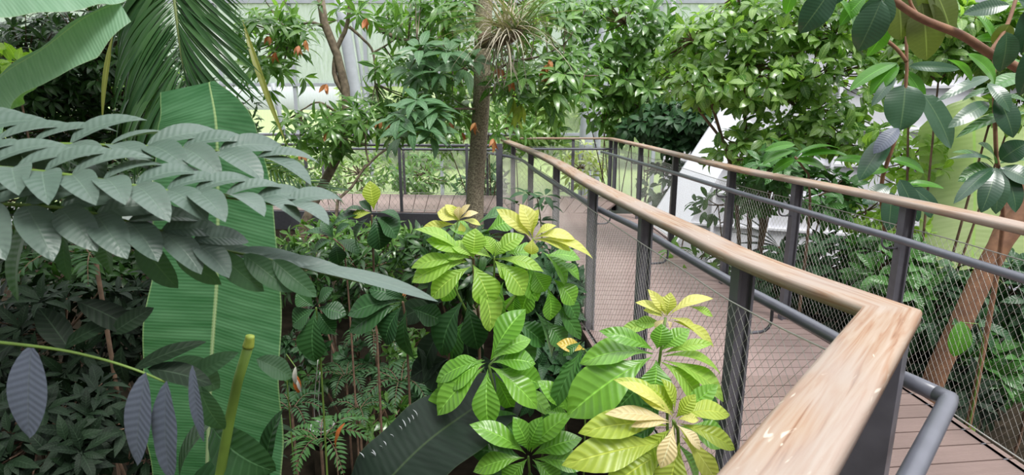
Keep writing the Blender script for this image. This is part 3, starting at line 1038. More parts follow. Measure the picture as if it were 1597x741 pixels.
# ================================================================== outdoors, beyond the glass
out_trees = [(-20, 26, 3.6, 4.4), (-15.5, 24, 2.8, 3.2), (-5.6, 28, 2.6, 3.6), (-2.5, 25, 2.6, 3.0), (1.8, 29, 3.2, 3.6), (6.0, 25, 3.0, 4.0), (11, 27, 3.4, 4.2), (17, 25, 3.2, 4.0)]
looks = ['beyond the glass at the far side, behind the dark thicket', 'beyond the glass, behind the palm frond', 'beyond the glass, behind the branching tree', 'beyond the glass, behind the speckled trunk',
         'beyond the glass, beside the grey column', 'beyond the glass, above the curved railing', 'beyond the glass, behind the glossy tree', 'beyond the glass, behind the leathery-leaved sapling']
for (x, y, r, h), lk in zip(out_trees, looks):
    n = 260
    v = norm(rng.normal(0, 1, (n, 3)))
    C = np.array([x, y, h * 0.45]) + v * np.array([r, r * .7, h * 0.62]) * rng.uniform(.6, 1, (n, 1))
    t = thing('outdoor_tree', 'pale yellow-green tree ' + lk, 'tree', (x, y, -1.0), 'outdoor trees')
    link('foliage', *whorls(C, v + [0, 0, .4], 6, 0.75, 0.42, kind='broad', nl=2, droop=.2), G_OUT, t)
    link('trunk', *stem_tube([(x, y, -1), (x + .1, y, 0.5), (x, y, h * .6)], 0.2, 0.08), BARK_PALE, t)

# ================================================================== plants behind the far platform
rows = [
    ('shrub', 'light green bushy shrub behind the far platform, beside the leaning trunk', (470, 265, 12.6, 60, 45, .7, 60), G_BG, .26, .075),
    ('shrub', 'light green bushy shrub behind the far platform, between its thin posts', (560, 270, 13.0, 60, 42, .7, 60), G_BG, .24, .07),
    ('shrub', 'pale green shrub behind the far platform netting, beside the speckled trunk', (660, 272, 12.7, 60, 38, .7, 55), G_BGM, .25, .07),
    ('shrub', 'low grey-green shrub behind the netting where the platform meets the walkway', (752, 282, 12.2, 48, 36, .6, 45), G_BLUE, .24, .06),
    ('shrub', 'yellow-green shrub behind the straight far railing', (905, 262, 13.4, 45, 40, .6, 34), G_OUT, .26, .08),
]
for nm, lb, e_, mt, ln, wd in rows:
    bush(nm, lb, 'shrub', [e_], 6, ln, wd, mt, kind='lance', nl=3)
bush('shrub', 'bright green palmate shrub above the straight far railing', 'shrub', [(838, 190, 11.4, 46, 52, .5, 60), (800, 150, 11.6, 30, 40, .4, 24)], 7, .34, .085, G_BG, kind='lance', nl=3, spread=(60, 95))

# ================================================================== dark thicket in the upper corner
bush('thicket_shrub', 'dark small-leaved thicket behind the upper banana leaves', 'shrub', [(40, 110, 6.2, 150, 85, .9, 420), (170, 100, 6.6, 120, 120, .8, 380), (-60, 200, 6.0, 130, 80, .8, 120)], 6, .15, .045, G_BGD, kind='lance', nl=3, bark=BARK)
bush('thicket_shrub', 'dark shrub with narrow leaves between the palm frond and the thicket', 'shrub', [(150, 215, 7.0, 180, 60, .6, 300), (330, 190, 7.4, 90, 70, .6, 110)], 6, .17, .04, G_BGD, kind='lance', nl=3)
bush('shrub', 'bright green leafy sprig in front of the dark thicket', 'shrub', [(22, 98, 4.6, 26, 18, .15, 9)], 5, .13, .06, G_LIGHT, kind='elliptic', nl=4)
bush('shrub', 'yellow-green shrub peeping out behind the palm frond tips', 'shrub', [(225, 120, 8.2, 60, 55, .4, 40), (440, 250, 8.6, 40, 26, .3, 26)], 6, .18, .05, G_BG, kind='lance', nl=3)

# ================================================================== branching tree in front of the platform
d = 7.6
tr = [P(462, 420, d=d), P(473, 345, d=d), P(492, 316, d=d), P(512, 272, d=d), P(531, 236, d=d), P(541, 190, d=d), P(539, 142, d=d), P(530, 97, d=d), P(507, 42, d=d), P(497, -20, d=d)]
tr[0][2] = GZ
br = [([P(540, 150, d=d), P(522, 118, d=d), P(526, 75, d=d), P(541, 40, d=d), P(548, -20, d=d)], .038, .02),
      ([P(507, 42, d=d), P(480, 35, d=d), P(452, 52, d=d)], .022, .012),
      ([P(524, 335, d=7.3), P(543, 301, d=7.3), P(575, 253, d=7.3), P(600, 236, d=7.3), P(618, 222, d=7.3)], .032, .012),
      ([P(575, 253, d=7.3), P(571, 235, d=7.3), P(570, 215, d=7.2)], .014, .008),
      ([P(545, 42, d=d), P(565, 60, d=d), P(582, 82, d=d), P(585, 130, d=d)], .02, .01),
      ([P(582, 82, d=d), P(600, 72, d=d), P(618, 60, d=d)], .014, .008),
      ([P(590, 45, d=d), P(620, 60, d=d), P(644, 68, d=d), P(678, 104, d=d), P(730, 108, d=7.6)], .03, .022),
      ([P(541, 190, d=d), P(500, 160, d=d), P(470, 172, d=d)], .02, .008)]
br[2][0][0] = br[2][0][0] + 0
low = P(505, 380, d=7.35); low[2] = GZ
br[2] = ([low] + br[2][0], .04, .012)
spots = []
for cx, cy, rx, ry, n in ((405, 60, 40, 60, 22), (430, 30, 40, 50, 18), (420, 100, 30, 50, 12), (470, 60, 25, 25, 4), (455, 95, 30, 40, 6), (560, 15, 70, 20, 14), (640, 30, 50, 40, 14), (520, 195, 60, 40, 24), (490, 230, 40, 30, 5),
                          (570, 180, 60, 45, 30), (620, 130, 50, 40, 18), (640, 190, 50, 50, 22), (690, 160, 40, 50, 18), (600, 90, 20, 25, 5), (690, 50, 40, 40, 16), (455, 200, 30, 30, 8)):
    spots.append((cx, cy, 7.6, rx, ry, .5, n))
big = bush('branching_tree', 'tree with a leaning forked trunk and rings of narrow leaves before the far platform', 'tree', spots, 8, .24, .052, G_BGM, bark=BARK_PALE, limbs=[(tr, .075, .05)] + br, kind='lance', nl=4, root=tr[0],
           spread=(55, 100), droop=.45)
c_, a_ = [], []
for x, y in ((478, 62), (466, 70), (594, 185), (606, 190), (572, 27), (512, 205), (655, 175), (690, 35), (702, 190), (420, 55), (430, 80), (720, 205), (510, 130), (470, 235)):
    c_.append(P(x, y, d=7.25)); a_.append([rng.normal(0, .3), -.3, -1])
link('old_leaves', *whorls(c_, a_, 4, .13, .045, spread=(10, 45), nl=4, kind='lance'), G_RUST, big)

# ================================================================== speckled-trunk tree with palmate leaves
d = 7.4
tr = [P(738, 420, d=d), P(741, 320, d=d), P(746, 230, d=d), P(751, 150, d=d), P(753, 60, d=d), P(757, -30, d=d)]
tr[0][2] = GZ
hb = [([P(751, 130, d=d), P(790, 100, d=7.2), P(842, 88, d=7.0), P(880, 70, d=6.9)], .022, .009),
      ([P(751, 150, d=d), P(800, 142, d=7.1), P(860, 120, d=7.0), P(930, 118, d=6.9)], .014, .006),
      ([P(751, 110, d=d), P(700, 90, d=7.0), P(650, 60, d=6.8)], .018, .007),
      ([P(750, 170, d=d), P(700, 170, d=6.9), P(640, 175, d=6.6)], .015, .006)]
spk = thing('speckled_tree', 'tree with a straight speckled grey-tan trunk rising before the walkway bend', 'tree', tr[0])
link('trunk', *stem_tube(tr, .125, .10, 30, 14), BARK_SPECK, spk)
C, A = [], []
for e_ in ((690, 95, 6.8, 60, 34, .3, 14), (652, 190, 6.4, 42, 36, .3, 14), (790, 105, 7.0, 45, 40, .3, 14), (700, 150, 7.6, 50, 40, .3, 12), (845, 125, 6.9, 65, 55, .4, 30), (840, 30, 7.2, 90, 36, .5, 26), (690, 15, 7.2, 60, 40, .4, 20), (905, 110, 7.0, 50, 60, .4, 24)):
    c, a = ell(*e_); C.append(c); A.append(a * .5 + [0, -.3, .6])
C, A = np.concatenate(C), np.concatenate(A)
nb_ = 28
ep = P(795, 50, d=6.6)
keep = np.linalg.norm((C - ep)[:, [0, 2]], axis=1) > .42
keep[:nb_] = True
C, A = C[keep], A[keep]
link('foliage', *whorls(C[nb_:], A[nb_:], 7, .25, .07, spread=(65, 100), droop=.25, kind='lance', nl=4), G_BGM, spk)
link('blue_green_foliage', *whorls(C[:nb_], A[:nb_], 7, .31, .10, spread=(70, 100), droop=.2, kind='lance', nl=5), G_BLUE, spk)
link('branches', *cat([stem_tube(p, a, b, 14) for p, a, b in hb] + [twigs(C, np.concatenate([smooth_path(p, 12) for p, _, _ in hb] + [smooth_path(tr, 20)[10:]]), r=.005)]), BARK_PALE, spk)
c_ = [P(x, y, d=6.7) for x, y in ((858, 92), (852, 100), (797, 122), (778, 105), (742, 190), (770, 215), (850, 115))]
link('old_leaves', *whorls(c_, np.tile([0, -.3, -1.0], (len(c_), 1)), 4, .15, .05, spread=(10, 40), nl=4, kind='lance'), G_RUST, spk)
# hanging yellow-green leaves
c_ = [P(x, y, d=6.8) for x, y in ((800, 150), (812, 160), (806, 170))]
link('hanging_leaves', *whorls(c_, np.tile([0, 0, -1.0], (3, 1)), 5, .24, .06, spread=(5, 30), nl=4, kind='lance'), G_OLIVE, spk)

# the tuft of strap leaves growing on the trunk
epi = thing('epiphyte', 'shaggy grey-brown strap-leaved epiphyte perched on the speckled trunk', 'plant', P(770, 66, d=6.9))
def straps(c, n, lo, hi, wd, zmin, zmax, side=(-1, 1)):
    az = rng.uniform(0, 6.28, n); el_ = rng.uniform(zmin, zmax, n)
    D = np.stack([np.cos(az) * np.cos(el_), np.sin(az) * np.cos(el_), np.sin(el_)], 1)
    l = rng.uniform(lo, hi, n)[:, None]
    B = c + rng.normal(0, .05, (n, 3))
    T = B + D * l - np.array([0, 0, .18]) * l
    return leaves(B, T, np.tile([0, 0, 1.0], (n, 1)) + rng.normal(0, .2, (n, 3)), wd, arch=.14, fold=.5, kind='strap', nl=8)
link('strap_leaves', *straps(ep, 170, .4, 1.0, .022, -.5, 1.0), G_TILL, epi)
link('green_leaves', *straps(ep + [.15, 0, .02], 45, .4, .85, .02, .0, .8), G_TILLG, epi)
rt = []
for k in range(46):
    a = ep + rng.normal(0, .07, 3) + [-.08, 0, -.03]; l = rng.uniform(.2, .65); b = a + [rng.normal(0, .13), rng.normal(0, .08), -l]
    rt.append(smooth_path([a, (a + b) / 2 + rng.normal(0, .05, 3), b], 8))
link('hanging_roots', *tubes(np.array(rt), .004, 4, ref=(.3, .2, .1)), plain_mat('pale_roots', (.36, .31, .24), .8), epi)
link('root_base', *stem_tube([ep + [-.3, .35, -.05], ep + [-.05, 0, -.08], ep + [.12, 0, .02]], .09, .05), BARK, epi)

# ================================================================== trees right of the grey column
bush('tree', 'green broad-leaved tree hiding the grey column, drooping over the straight far railing', 'tree',
     [(975, 35, 11.2, 95, 50, .8, 80), (950, 105, 11.2, 60, 60, .7, 44), (1000, 140, 11.2, 60, 50, .6, 56), (938, 170, 11.2, 30, 36, .3, 20), (1015, 85, 11.2, 60, 60, .6, 50), (880, 20, 11.4, 60, 40, .5, 16), (965, 185, 11.2, 26, 20, .3, 10)],
     6, .30, .10, G_BGM, kind='elliptic', nl=4, droop=.55, spread=(40, 90), root=np.array([2.3, 11.4, GZ]))
bush('tree', 'very dark leafy tree above the outer railing beside the pale slanted panel', 'tree',
     [(1045, 190, 10.2, 62, 36, .5, 90), (1095, 185, 9.8, 36, 40, .4, 60), (1000, 200, 10.6, 40, 18, .3, 30), (1035, 285, 10.3, 40, 40, .4, 40), (1060, 220, 10.0, 40, 20, .3, 30)],
     6, .24, .085, G_DARK, kind='elliptic', nl=4, droop=.5, root=np.array([2.9, 10.4, GZ]))
lim = []
rr = P(1180, 480, d=6.0); rr[2] = GZ
for xs in ([(1150, 330), (1130, 230), (1100, 130), (1080, 60)], [(1190, 330), (1215, 220), (1240, 170), (1262, 120)], [(1170, 300), (1160, 190), (1165, 90), (1150, -10)], [(1200, 300), (1270, 170), (1300, 60)], [(1165, 300), (1100, 190), (1075, 130)]):
    lim.append(([rr] + [P(x, y, d=6.0) for x, y in xs], .03, .012))
bush('glossy_tree', 'large bright tree with many glossy oval leaves above the outer railing', 'tree',
     [(1120, 60, 6.2, 80, 60, .6, 101), (1190, 40, 6.0, 80, 60, .6, 101), (1100, 130, 6.0, 60, 40, .5, 62), (1180, 130, 5.9, 70, 55, .6, 93), (1260, 110, 5.8, 60, 70, .5, 70), (1280, 190, 5.8, 60, 50, .5, 54), (1205, 210, 5.9, 60, 40, .5, 46), (1290, 30, 5.8, 60, 45, .5, 70), (1380, 60, 5.9, 50, 60, .4, 54), (1060, 95, 6.4, 40, 30, .4, 31), (1150, 230, 6.0, 50, 40, .4, 34), (1335, 130, 5.8, 40, 60, .4, 31), (1350, 220, 5.6, 45, 40, .4, 28)],
     5, .155, .062, G_BG, kind='elliptic', nl=4, droop=.55, spread=(35, 90), limbs=lim, root=rr, bark=BARK)
bush('shrub', 'dark green shrub with dense leaves behind the outer railing, under the glossy tree', 'shrub',
     [(1215, 260, 5.2, 60, 28, .3, 40), (1185, 300, 5.4, 40, 30, .3, 26), (1120, 320, 6.4, 40, 30, .4, 12), (1290, 300, 5.0, 60, 40, .3, 40)], 6, .16, .05, G_DEEP, kind='elliptic', nl=4, droop=.4)
bush('shrub', 'lime green seedling shrub glowing behind the leathery-leaved sapling', 'shrub',
     [(1420, 250, 5.0, 60, 60, .4, 44), (1400, 350, 4.8, 50, 30, .3, 24), (1350, 330, 5.0, 40, 30, .3, 20)], 5, .13, .045, G_LIGHT, kind='elliptic', nl=4, droop=.4)
bush('tree', 'tall mid green tree filling in above the epiphyte, behind the speckled trunk', 'tree',
     [(700, 20, 9.6, 90, 40, .5, 32), (820, 10, 9.6, 90, 40, .5, 36), (760, 90, 10.0, 110, 60, .5, 46), (690, 200, 10.2, 60, 45, .4, 30), (790, 200, 10.0, 36, 40, .4, 18)], 7, .28, .075, G_BGM, kind='lance', nl=3, root=np.array([-.3, 11.9, GZ]))
bush('tree', 'bright leafy tree at the upper corner behind the leathery leaves', 'tree',
     [(1470, 60, 4.6, 80, 60, .4, 110), (1580, 60, 4.4, 60, 60, .4, 80), (1590, 150, 4.4, 40, 50, .3, 40), (1420, 10, 4.8, 60, 40, .4, 60)], 6, .15, .055, G_BG, kind='elliptic', nl=4, droop=.4, spread=(35, 90))
# leaves with one pale yellowish one poking over the outer handrail
q = thing('broad_leaf_plant', 'low plant with long pale green leaves peeking over the outer handrail', 'plant', P(1265, 262, d=4.3) * [1, 1, 0] + [0, 0, GZ])
link('leaves', *pleaves([(1238, 236, 1189, 257, 22), (1240, 226, 1192, 236, 16), (1245, 245, 1330, 248, 18), (1240, 250, 1290, 268, 20), (1245, 240, 1310, 232, 16), (1240, 248, 1205, 270, 18), (1300, 250, 1370, 262, 18)], 4.3, .1), G_RUBBERG, q)
link('stem', *stem_tube([P(1265, 262, d=4.3) * [1, 1, 0] + [0, 0, GZ], P(1262, 340, d=4.4), P(1240, 245, d=4.3)], .02, .008), BARK, q)

# ================================================================== understory behind the outer railing
us = [(1090, 410, 6.0, 60, 40, .4, 26, G_BGM, 'mid green low shrub behind the cable net of the outer railing, near the pale panel'),
      (1210, 440, 5.0, 60, 50, .4, 46, G_DARK, 'dark glossy low shrub behind the net, beyond the middle of the curve'),
      (1290, 420, 4.6, 70, 60, .4, 70, G_DARK, 'dark low shrub behind the net, above the mitred rail corner'),
      (1380, 420, 4.2, 60, 60, .4, 60, G_DEEP, 'green low shrub behind the net, under the leathery-leaved sapling'),
      (1350, 500, 4.4, 70, 50, .4, 60, G_BLACK, 'shaded low shrub behind the net, beside the tube rail corner'),
      (1450, 480, 4.0, 60, 60, .4, 56, G_DARK, 'dark low shrub behind the net, around the foot of the slanting trunk'),
      (1540, 560, 3.9, 70, 50, .4, 60, G_DEEP, 'green low shrub behind the net, just beyond the deck edge'),
      (1580, 460, 4.1, 60, 60, .4, 56, G_DARK, 'dark low shrub behind the net, past the slanting trunk'),
      (1480, 600, 3.8, 60, 40, .3, 40, G_BLACK, 'deeply shaded low shrub below the deck edge by the net')]
for cx, cy, dd, rx, ry, rd, n, mt, lb in us:
    bush('understory_shrub', lb, 'shrub', [(cx, cy, dd, rx, ry, rd, n)], 6, .19, .06, mt, kind='elliptic', nl=4, droop=.3)
# pale edged leaves on the ground there
q = thing('understory_palm', 'fan of thin dark strap leaves against the pale panel behind the net', 'plant', P(1110, 560, d=6.6) * [1, 1, 0] + [0, 0, GZ])
cc = P(1215, 385, d=6.4)
T = np.array([P(x, y, d=6.3) for x, y in ((1150, 330), (1145, 345), (1140, 362), (1145, 380), (1150, 400), (1160, 420), (1255, 340), (1265, 365))])
link('strap_leaves', *leaves(np.tile(cc, (8, 1)), T, np.tile([0, -.4, .8], (8, 1)), .05, arch=.05, kind='lance', nl=8), G_BLACK, q)
link('stem', *stem_tube([cc, cc * [1, 1, 0] + [0, 0, -.8], cc * [1, 1, 0] + [0, 0, GZ]], .02, .03), BARK, q)
# ================================================================== leathery-leaved plants at the upper right
def G0(px, py, d):
    v = P(px, py, d=d); v[2] = GZ
    return v

rub = thing('rubber_tree', 'thick reddish branch with big leathery leaves reaching in at the upper corner', 'tree', G0(1640, 300, 2.2))
link('branch', *cat([stem_tube([P(1375, -14, d=2.0), P(1433, 27, d=2.0), P(1500, 55, d=2.03), P(1543, 83, d=2.06), P(1610, 121, d=2.1), P(1700, 200, d=2.2)], .011, .019, 24, 10),
                     stem_tube([P(1700, 200, d=2.2), P(1760, 500, d=2.3), G0(1760, 500, 2.3)], .03, .06),
                     stem_tube([P(1543, 83, d=2.06), P(1570, 40, d=2.1), P(1590, -20, d=2.15)], .007, .006),
                     stem_tube([P(1433, 27, d=2.0), P(1420, 5, d=2.0), P(1414, -25, d=2.0)], .006, .004)]), BARK_RED, rub)
link('dark_leaves', *pleaves([(1385, -12, 1347, 56, 44), (1375, 0, 1338, 80, 44), (1300, -22, 1247, 52, 40), (1570, 50, 1560, 112, 34), (1575, 8, 1502, 22, 22), (1600, 15, 1594, 84, 30), (1588, 0, 1640, 40, 30),
                              (1330, -40, 1290, 10, 30), (1620, 60, 1590, 150, 30)], 1.95, .04, nv=(-.3, -.9, .3), kind='elliptic', fold=.2, arch=.06), G_RUBBER, rub)
link('olive_leaves', *pleaves([(1398, -16, 1405, 63, 46), (1438, 5, 1445, 94, 48), (1452, -25, 1484, 60, 42), (1574, 38, 1549, 70, 30), (1425, -20, 1430, 50, 44)], 2.08, .03, nv=(0, -.9, -.2), kind='broad', fold=.12, arch=.05), G_UNDER, rub)
link('green_leaves', *pleaves([(1550, 65, 1520, 20, 14), (1560, 60, 1518, 62, 14), (1472, 92, 1514, 126, 22), (1508, 84, 1551, 131, 23), (1385, 30, 1352, 88, 26), (1310, 0, 1330, 60, 26), (1350, -5, 1310, 40, 22), (1280, -30, 1292, 20, 20),
                               (1600, 100, 1545, 108, 20), (1430, 60, 1452, 85, 20), (1240, -20, 1226, 22, 18)], 2.15, .03, nv=(0, -.6, .6)), G_RUBBERG, rub)

sap = thing('rubber_sapling', 'slender brown sapling with big drooping dark leathery leaves behind the outer handrail', 'sapling', G0(1370, 330, 4.2))
d = 4.0
link('stem', *cat([stem_tube([G0(1370, 330, 4.3), P(1374, 420, d=4.2), P(1373, 300, d=4.1), P(1388, 240, d=4.0), P(1402, 200, d=4.0), P(1413, 135, d=4.0), P(1414, 90, d=4.0), P(1413, 40, d=4.0)], .028, .010, 30, 8),
                   stem_tube([P(1414, 96, d=4.0), P(1400, 78, d=4.0), P(1384, 64, d=4.0)], .013, .012)]), BARK_RED, sap)
link('dark_leaves', *pleaves([(1412, 132, 1403, 204, 52), (1440, 147, 1483, 232, 36), (1396, 118, 1359, 166, 15), (1418, 103, 1497, 108, 15), (1384, 215, 1340, 282, 30), (1403, 280, 1432, 346, 26), (1432, 300, 1452, 340, 22), (1385, 290, 1345, 318, 24),
                              (1390, 300, 1385, 360, 26), (1420, 290, 1465, 330, 20)], d, -.05, nv=(-.2, -.9, .4), kind='broad', fold=.15, arch=.05), G_RUBBER, sap)
link('green_leaves', *pleaves([(1400, 98, 1324, 143, 24), (1400, 100, 1357, 148, 25), (1390, 250, 1441, 270, 25), (1395, 290, 1472, 294, 14), (1414, 60, 1380, 40, 18), (1410, 110, 1440, 160, 20), (1385, 262, 1350, 272, 18),
                               (1414, 50, 1440, 20, 18)], d + .04, -.02, nv=(0, -.6, .7)), G_RUBBERG, sap)
link('lilac_leaf', *pleaves([(1401, 200, 1362, 240, 23)], d - .05, -.03, nv=(-.2, -.9, .4)), G_LILAC, sap)

sap2 = thing('rubber_sapling', 'upright sapling with a lower ring of spreading dark leaves, by the pale banana leaf', 'sapling', G0(1555, 400, 3.3))
link('stem', *stem_tube([G0(1556, 400, 3.4), P(1556, 420, d=3.3), P(1554, 250, d=3.2), P(1550, 150, d=3.2), P(1551, 60, d=3.2)], .022, .009, 20, 8), BARK_RED, sap2)
link('dark_leaves', *pleaves([(1545, 120, 1460, 159, 15), (1542, 160, 1478, 200, 23), (1553, 262, 1530, 332, 30), (1555, 262, 1553, 334, 28), (1560, 260, 1584, 332, 30), (1550, 262, 1487, 318, 20), (1548, 250, 1479, 248, 8), (1560, 250, 1604, 222, 34),
                              (1560, 262, 1612, 290, 34), (1555, 150, 1580, 215, 30), (1540, 130, 1575, 175, 22)], 3.15, -.08, nv=(-.1, -.8, .6), kind='elliptic', fold=.15), G_RUBBER, sap2)
link('green_leaves', *pleaves([(1600, 176, 1490, 216, 20), (1600, 120, 1534, 146, 26), (1552, 255, 1525, 224, 24), (1550, 258, 1484, 238, 15), (1550, 262, 1494, 283, 30), (1560, 255, 1600, 250, 26), (1556, 150, 1602, 160, 16), (1556, 140, 1500, 158, 12)],
                             3.2, -.06, nv=(0, -.55, .8)), G_DEEP, sap2)

tk = thing('slanting_tree', 'bare reddish-brown trunk slanting across behind the outer net', 'tree', G0(1440, 640, 3.6))
link('trunk', *cat([stem_tube([G0(1405, 700, 3.7), P(1440, 640, d=3.65), P(1500, 500, d=3.6), P(1560, 380, d=3.6), P(1600, 325, d=3.6), P(1680, 200, d=3.6)], .075, .058, 24, 14),
                    stem_tube([P(1530, 445, d=3.62), P(1560, 360, d=3.7), P(1590, 300, d=3.8), P(1640, 230, d=3.8)], .045, .03, 14, 10)]), BARK_RED, tk)
hl_ = thing('hanging_leaf_vine', 'single plump bright green leaf hanging before the slanting trunk', 'plant', G0(1500, 500, 3.3))
link('leaf', *pleaves([(1499, 501, 1487, 556, 34)], 3.2, -.02, nv=(-.2, -.9, .2), kind='elliptic', fold=.1), G_RUBBERG, hl_)
link('stem', *stem_tube([G0(1520, 600, 3.4), P(1530, 560, d=3.3), P(1520, 505, d=3.25), P(1499, 503, d=3.2)], .01, .003), GREENSTEM, hl_)

bb = thing('banana_plant', 'tall pale yellow-green banana blade hanging upright behind the outer railing', 'banana plant', G0(1512, 430, 4.9))
B_, T_ = P(1516, 150, d=4.9), P(1512, 470, d=4.7)
link('leaf', *cat([leaves([B_], [T_], [(-.15, -1, .1)], M(165, 4.8), arch=.03, fold=.12, kind='banana', nl=30, nw=5, und=.02),
                   leaves([P(1470, 185, d=5.2)], [P(1452, 330, d=5.1)], [(.2, -1, .1)], M(90, 5.1), arch=.03, fold=.2, kind='banana', nl=24, nw=4, und=.03)]), BAN_BACK, bb)
link('stem', *stem_tube([G0(1560, 430, 5.1), P(1545, 330, d=5.1), P(1516, 150, d=4.9)], .07, .02), GREENSTEM, bb)

# ================================================================== banana plants on the other side
bn = thing('banana_plant', 'huge upright banana leaf with torn tip and pale midrib beside the palm frond', 'banana plant', G0(322, 900, 2.3))
def blade(mid, half_l, half_r, nu=5, lift=.10, und=.012, nrm=(0, -1, .15), n=60):
    """blade from a midrib path and half-width lists (metres) sampled along it"""
    p = smooth_path(mid, n)
    t = np.linspace(0, 1, n)
    hl_w = np.interp(t, np.linspace(0, 1, len(half_l)), half_l); hr_w = np.interp(t, np.linspace(0, 1, len(half_r)), half_r)
    Tg = norm(np.gradient(p, axis=0)); Nn = norm(np.array(nrm) - (Tg * np.array(nrm)).sum(1, keepdims=True) * Tg)
    S = np.cross(Tg, Nn)
    V, U = [], []
    us = np.linspace(-1, 1, 2 * nu + 1)
    for i in range(n):
        for u in us:
            wv = (hr_w if u > 0 else hl_w)[i] * u
            V.append(p[i] + S[i] * wv * .96 + Nn[i] * (abs(wv) * lift * (1 - .5 * abs(u)) + und * abs(u) ** 2 * math.sin(t[i] * 26 + (2 if u > 0 else 0))))
            U.append(((u + 1) / 2, t[i]))
    m = len(us)
    i, j = np.meshgrid(np.arange(n - 1), np.arange(m - 1), indexing='ij'); a = (i * m + j).ravel()
    return np.array(V), np.stack([a, a + 1, a + m + 1, a + m], 1), np.array(U)
d = 2.1
mid = [P(327, 128, d=d + .06), P(338, 200, d=d), P(340, 330, d=d), P(338, 440, d=d), P(330, 560, d=d), P(322, 741, d=d + .05), P(318, 850, d=d + .1)]
k = 1 / F_PX * d * 1.02
# near side and far side half widths in px along the midrib
hw_l = [76, 92, 97, 100, 104, 106, 112, 116, 118, 112, 104, 100, 98, 96]
hw_r = [8, 62, 80, 92, 104, 110, 116, 122, 130, 138, 142, 140, 128, 110]
link('leaf', *blade(mid, [x * k for x in hw_r], [x * k for x in hw_l]), BAN, bn)
link('midrib', *stem_tube([p_ + np.array([0, .006, 0]) for p_ in mid], .004, .011, 40, 8), plain_mat('pale_midrib', (.36, .48, .24), .5), bn)
link('stem', *stem_tube([P(318, 850, d=d + .1), P(316, 1000, d=d + .15), G0(318, 850, d + .2)], .02, .08), GREENSTEM, bn)

bn2 = thing('banana_plant', 'pale grey-green banana leaves arching in over the dark thicket', 'banana plant', G0(-260, 300, 1.9))
d = 1.7
link('leaf', *blade([P(-150, 20, d=1.5), P(-60, -14, d=1.55), P(60, -24, d=1.65), P(150, -26, d=1.75), P(235, -22, d=1.85)], [.03, .10, .10, .05, .01], [.10, .115, .13, .11, .015], nrm=(0, -.8, .5), und=.006), BAN_PALE, bn2)
link('leaf', *blade([P(186, 2, d=1.75), P(130, 28, d=1.72), P(66, 76, d=1.7), P(4, 116, d=1.68), P(-50, 175, d=1.65), P(-90, 260, d=1.6)],
                    [.075, .125, .095, .085, .13, .10], [.006, .008, .008, .006, .008, .01], nrm=(.1, -1, .35), und=.004), BAN_PALE, bn2)
link('torn_strip', *blade([P(62, 112, d=1.78), P(40, 140, d=1.78), P(12, 165, d=1.78), P(-20, 215, d=1.76)], [.004, .02, .03, .03], [.004, .02, .035, .04], nrm=(0, -1, .1)), banana_mat('bright_banana_strip', (.20, .40, .10), (.26, .48, .14), (.3, .5, .2)), bn2)
link('stem', *stem_tube([P(200, -2, d=1.76), P(245, -70, d=1.8), P(60, -320, d=1.85), P(-240, -200, d=1.9), P(-300, 300, d=1.95), G0(-300, 300, 2.0)], .006, .08, 30), GREENSTEM, bn2)

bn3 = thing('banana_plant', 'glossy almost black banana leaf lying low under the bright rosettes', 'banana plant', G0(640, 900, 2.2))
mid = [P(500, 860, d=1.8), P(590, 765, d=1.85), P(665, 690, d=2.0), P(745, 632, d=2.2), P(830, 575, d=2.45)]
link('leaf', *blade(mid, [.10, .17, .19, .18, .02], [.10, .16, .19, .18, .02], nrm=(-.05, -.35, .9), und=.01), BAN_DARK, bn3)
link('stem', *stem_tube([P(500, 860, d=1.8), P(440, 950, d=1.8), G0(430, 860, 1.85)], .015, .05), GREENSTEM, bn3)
TEAR_GLINT = plain_mat('pale_tear_glint', (.42, .44, .46), .5)  # pale slivers stand in for light and reflections at tears in the blade
glints = [(572 + 7.2 * k + rng.uniform(-3, 3), 722 - 6.6 * k + rng.uniform(-4, 4)) for k in range(12)]
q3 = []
for x_, y_ in glints:
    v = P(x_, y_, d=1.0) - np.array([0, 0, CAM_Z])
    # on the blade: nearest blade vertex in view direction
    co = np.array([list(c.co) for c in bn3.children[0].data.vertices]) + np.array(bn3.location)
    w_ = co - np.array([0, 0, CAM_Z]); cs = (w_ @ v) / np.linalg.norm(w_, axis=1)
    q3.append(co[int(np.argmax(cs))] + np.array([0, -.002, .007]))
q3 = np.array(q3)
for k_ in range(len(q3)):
    link('tear_glint', *leaves(q3[k_:k_ + 1], q3[k_:k_ + 1] + np.array([-.012, -.006, .028]) + rng.normal(0, .004, 3), [(0, -.3, 1.)], .005, kind='lance', nl=3), TEAR_GLINT, bn3)
cut = thing('cut_stalk', 'cut bright green stalk standing in front of the huge banana leaf', 'stalk', G0(350, 800, 1.5))
link('stalk', *stem_tube([G0(330, 900, 1.42), P(332, 880, d=1.4), P(340, 760, d=1.38), P(352, 690, d=1.38), P(366, 615, d=1.38), P(379, 565, d=1.38), P(388, 538, d=1.38)], .018, .0125, 30, 12), plain_mat('lime_stalk', (.20, .33, .05), .5, noise=.25, scale=10), cut)
link('cut_end', *stem_tube([P(387, 541, d=1.38), P(389, 532, d=1.38), P(390, 524, d=1.38)], .0145, .011, 8, 12), plain_mat('lime_cut_end', (.42, .52, .08), .5, noise=.3, scale=60), cut)

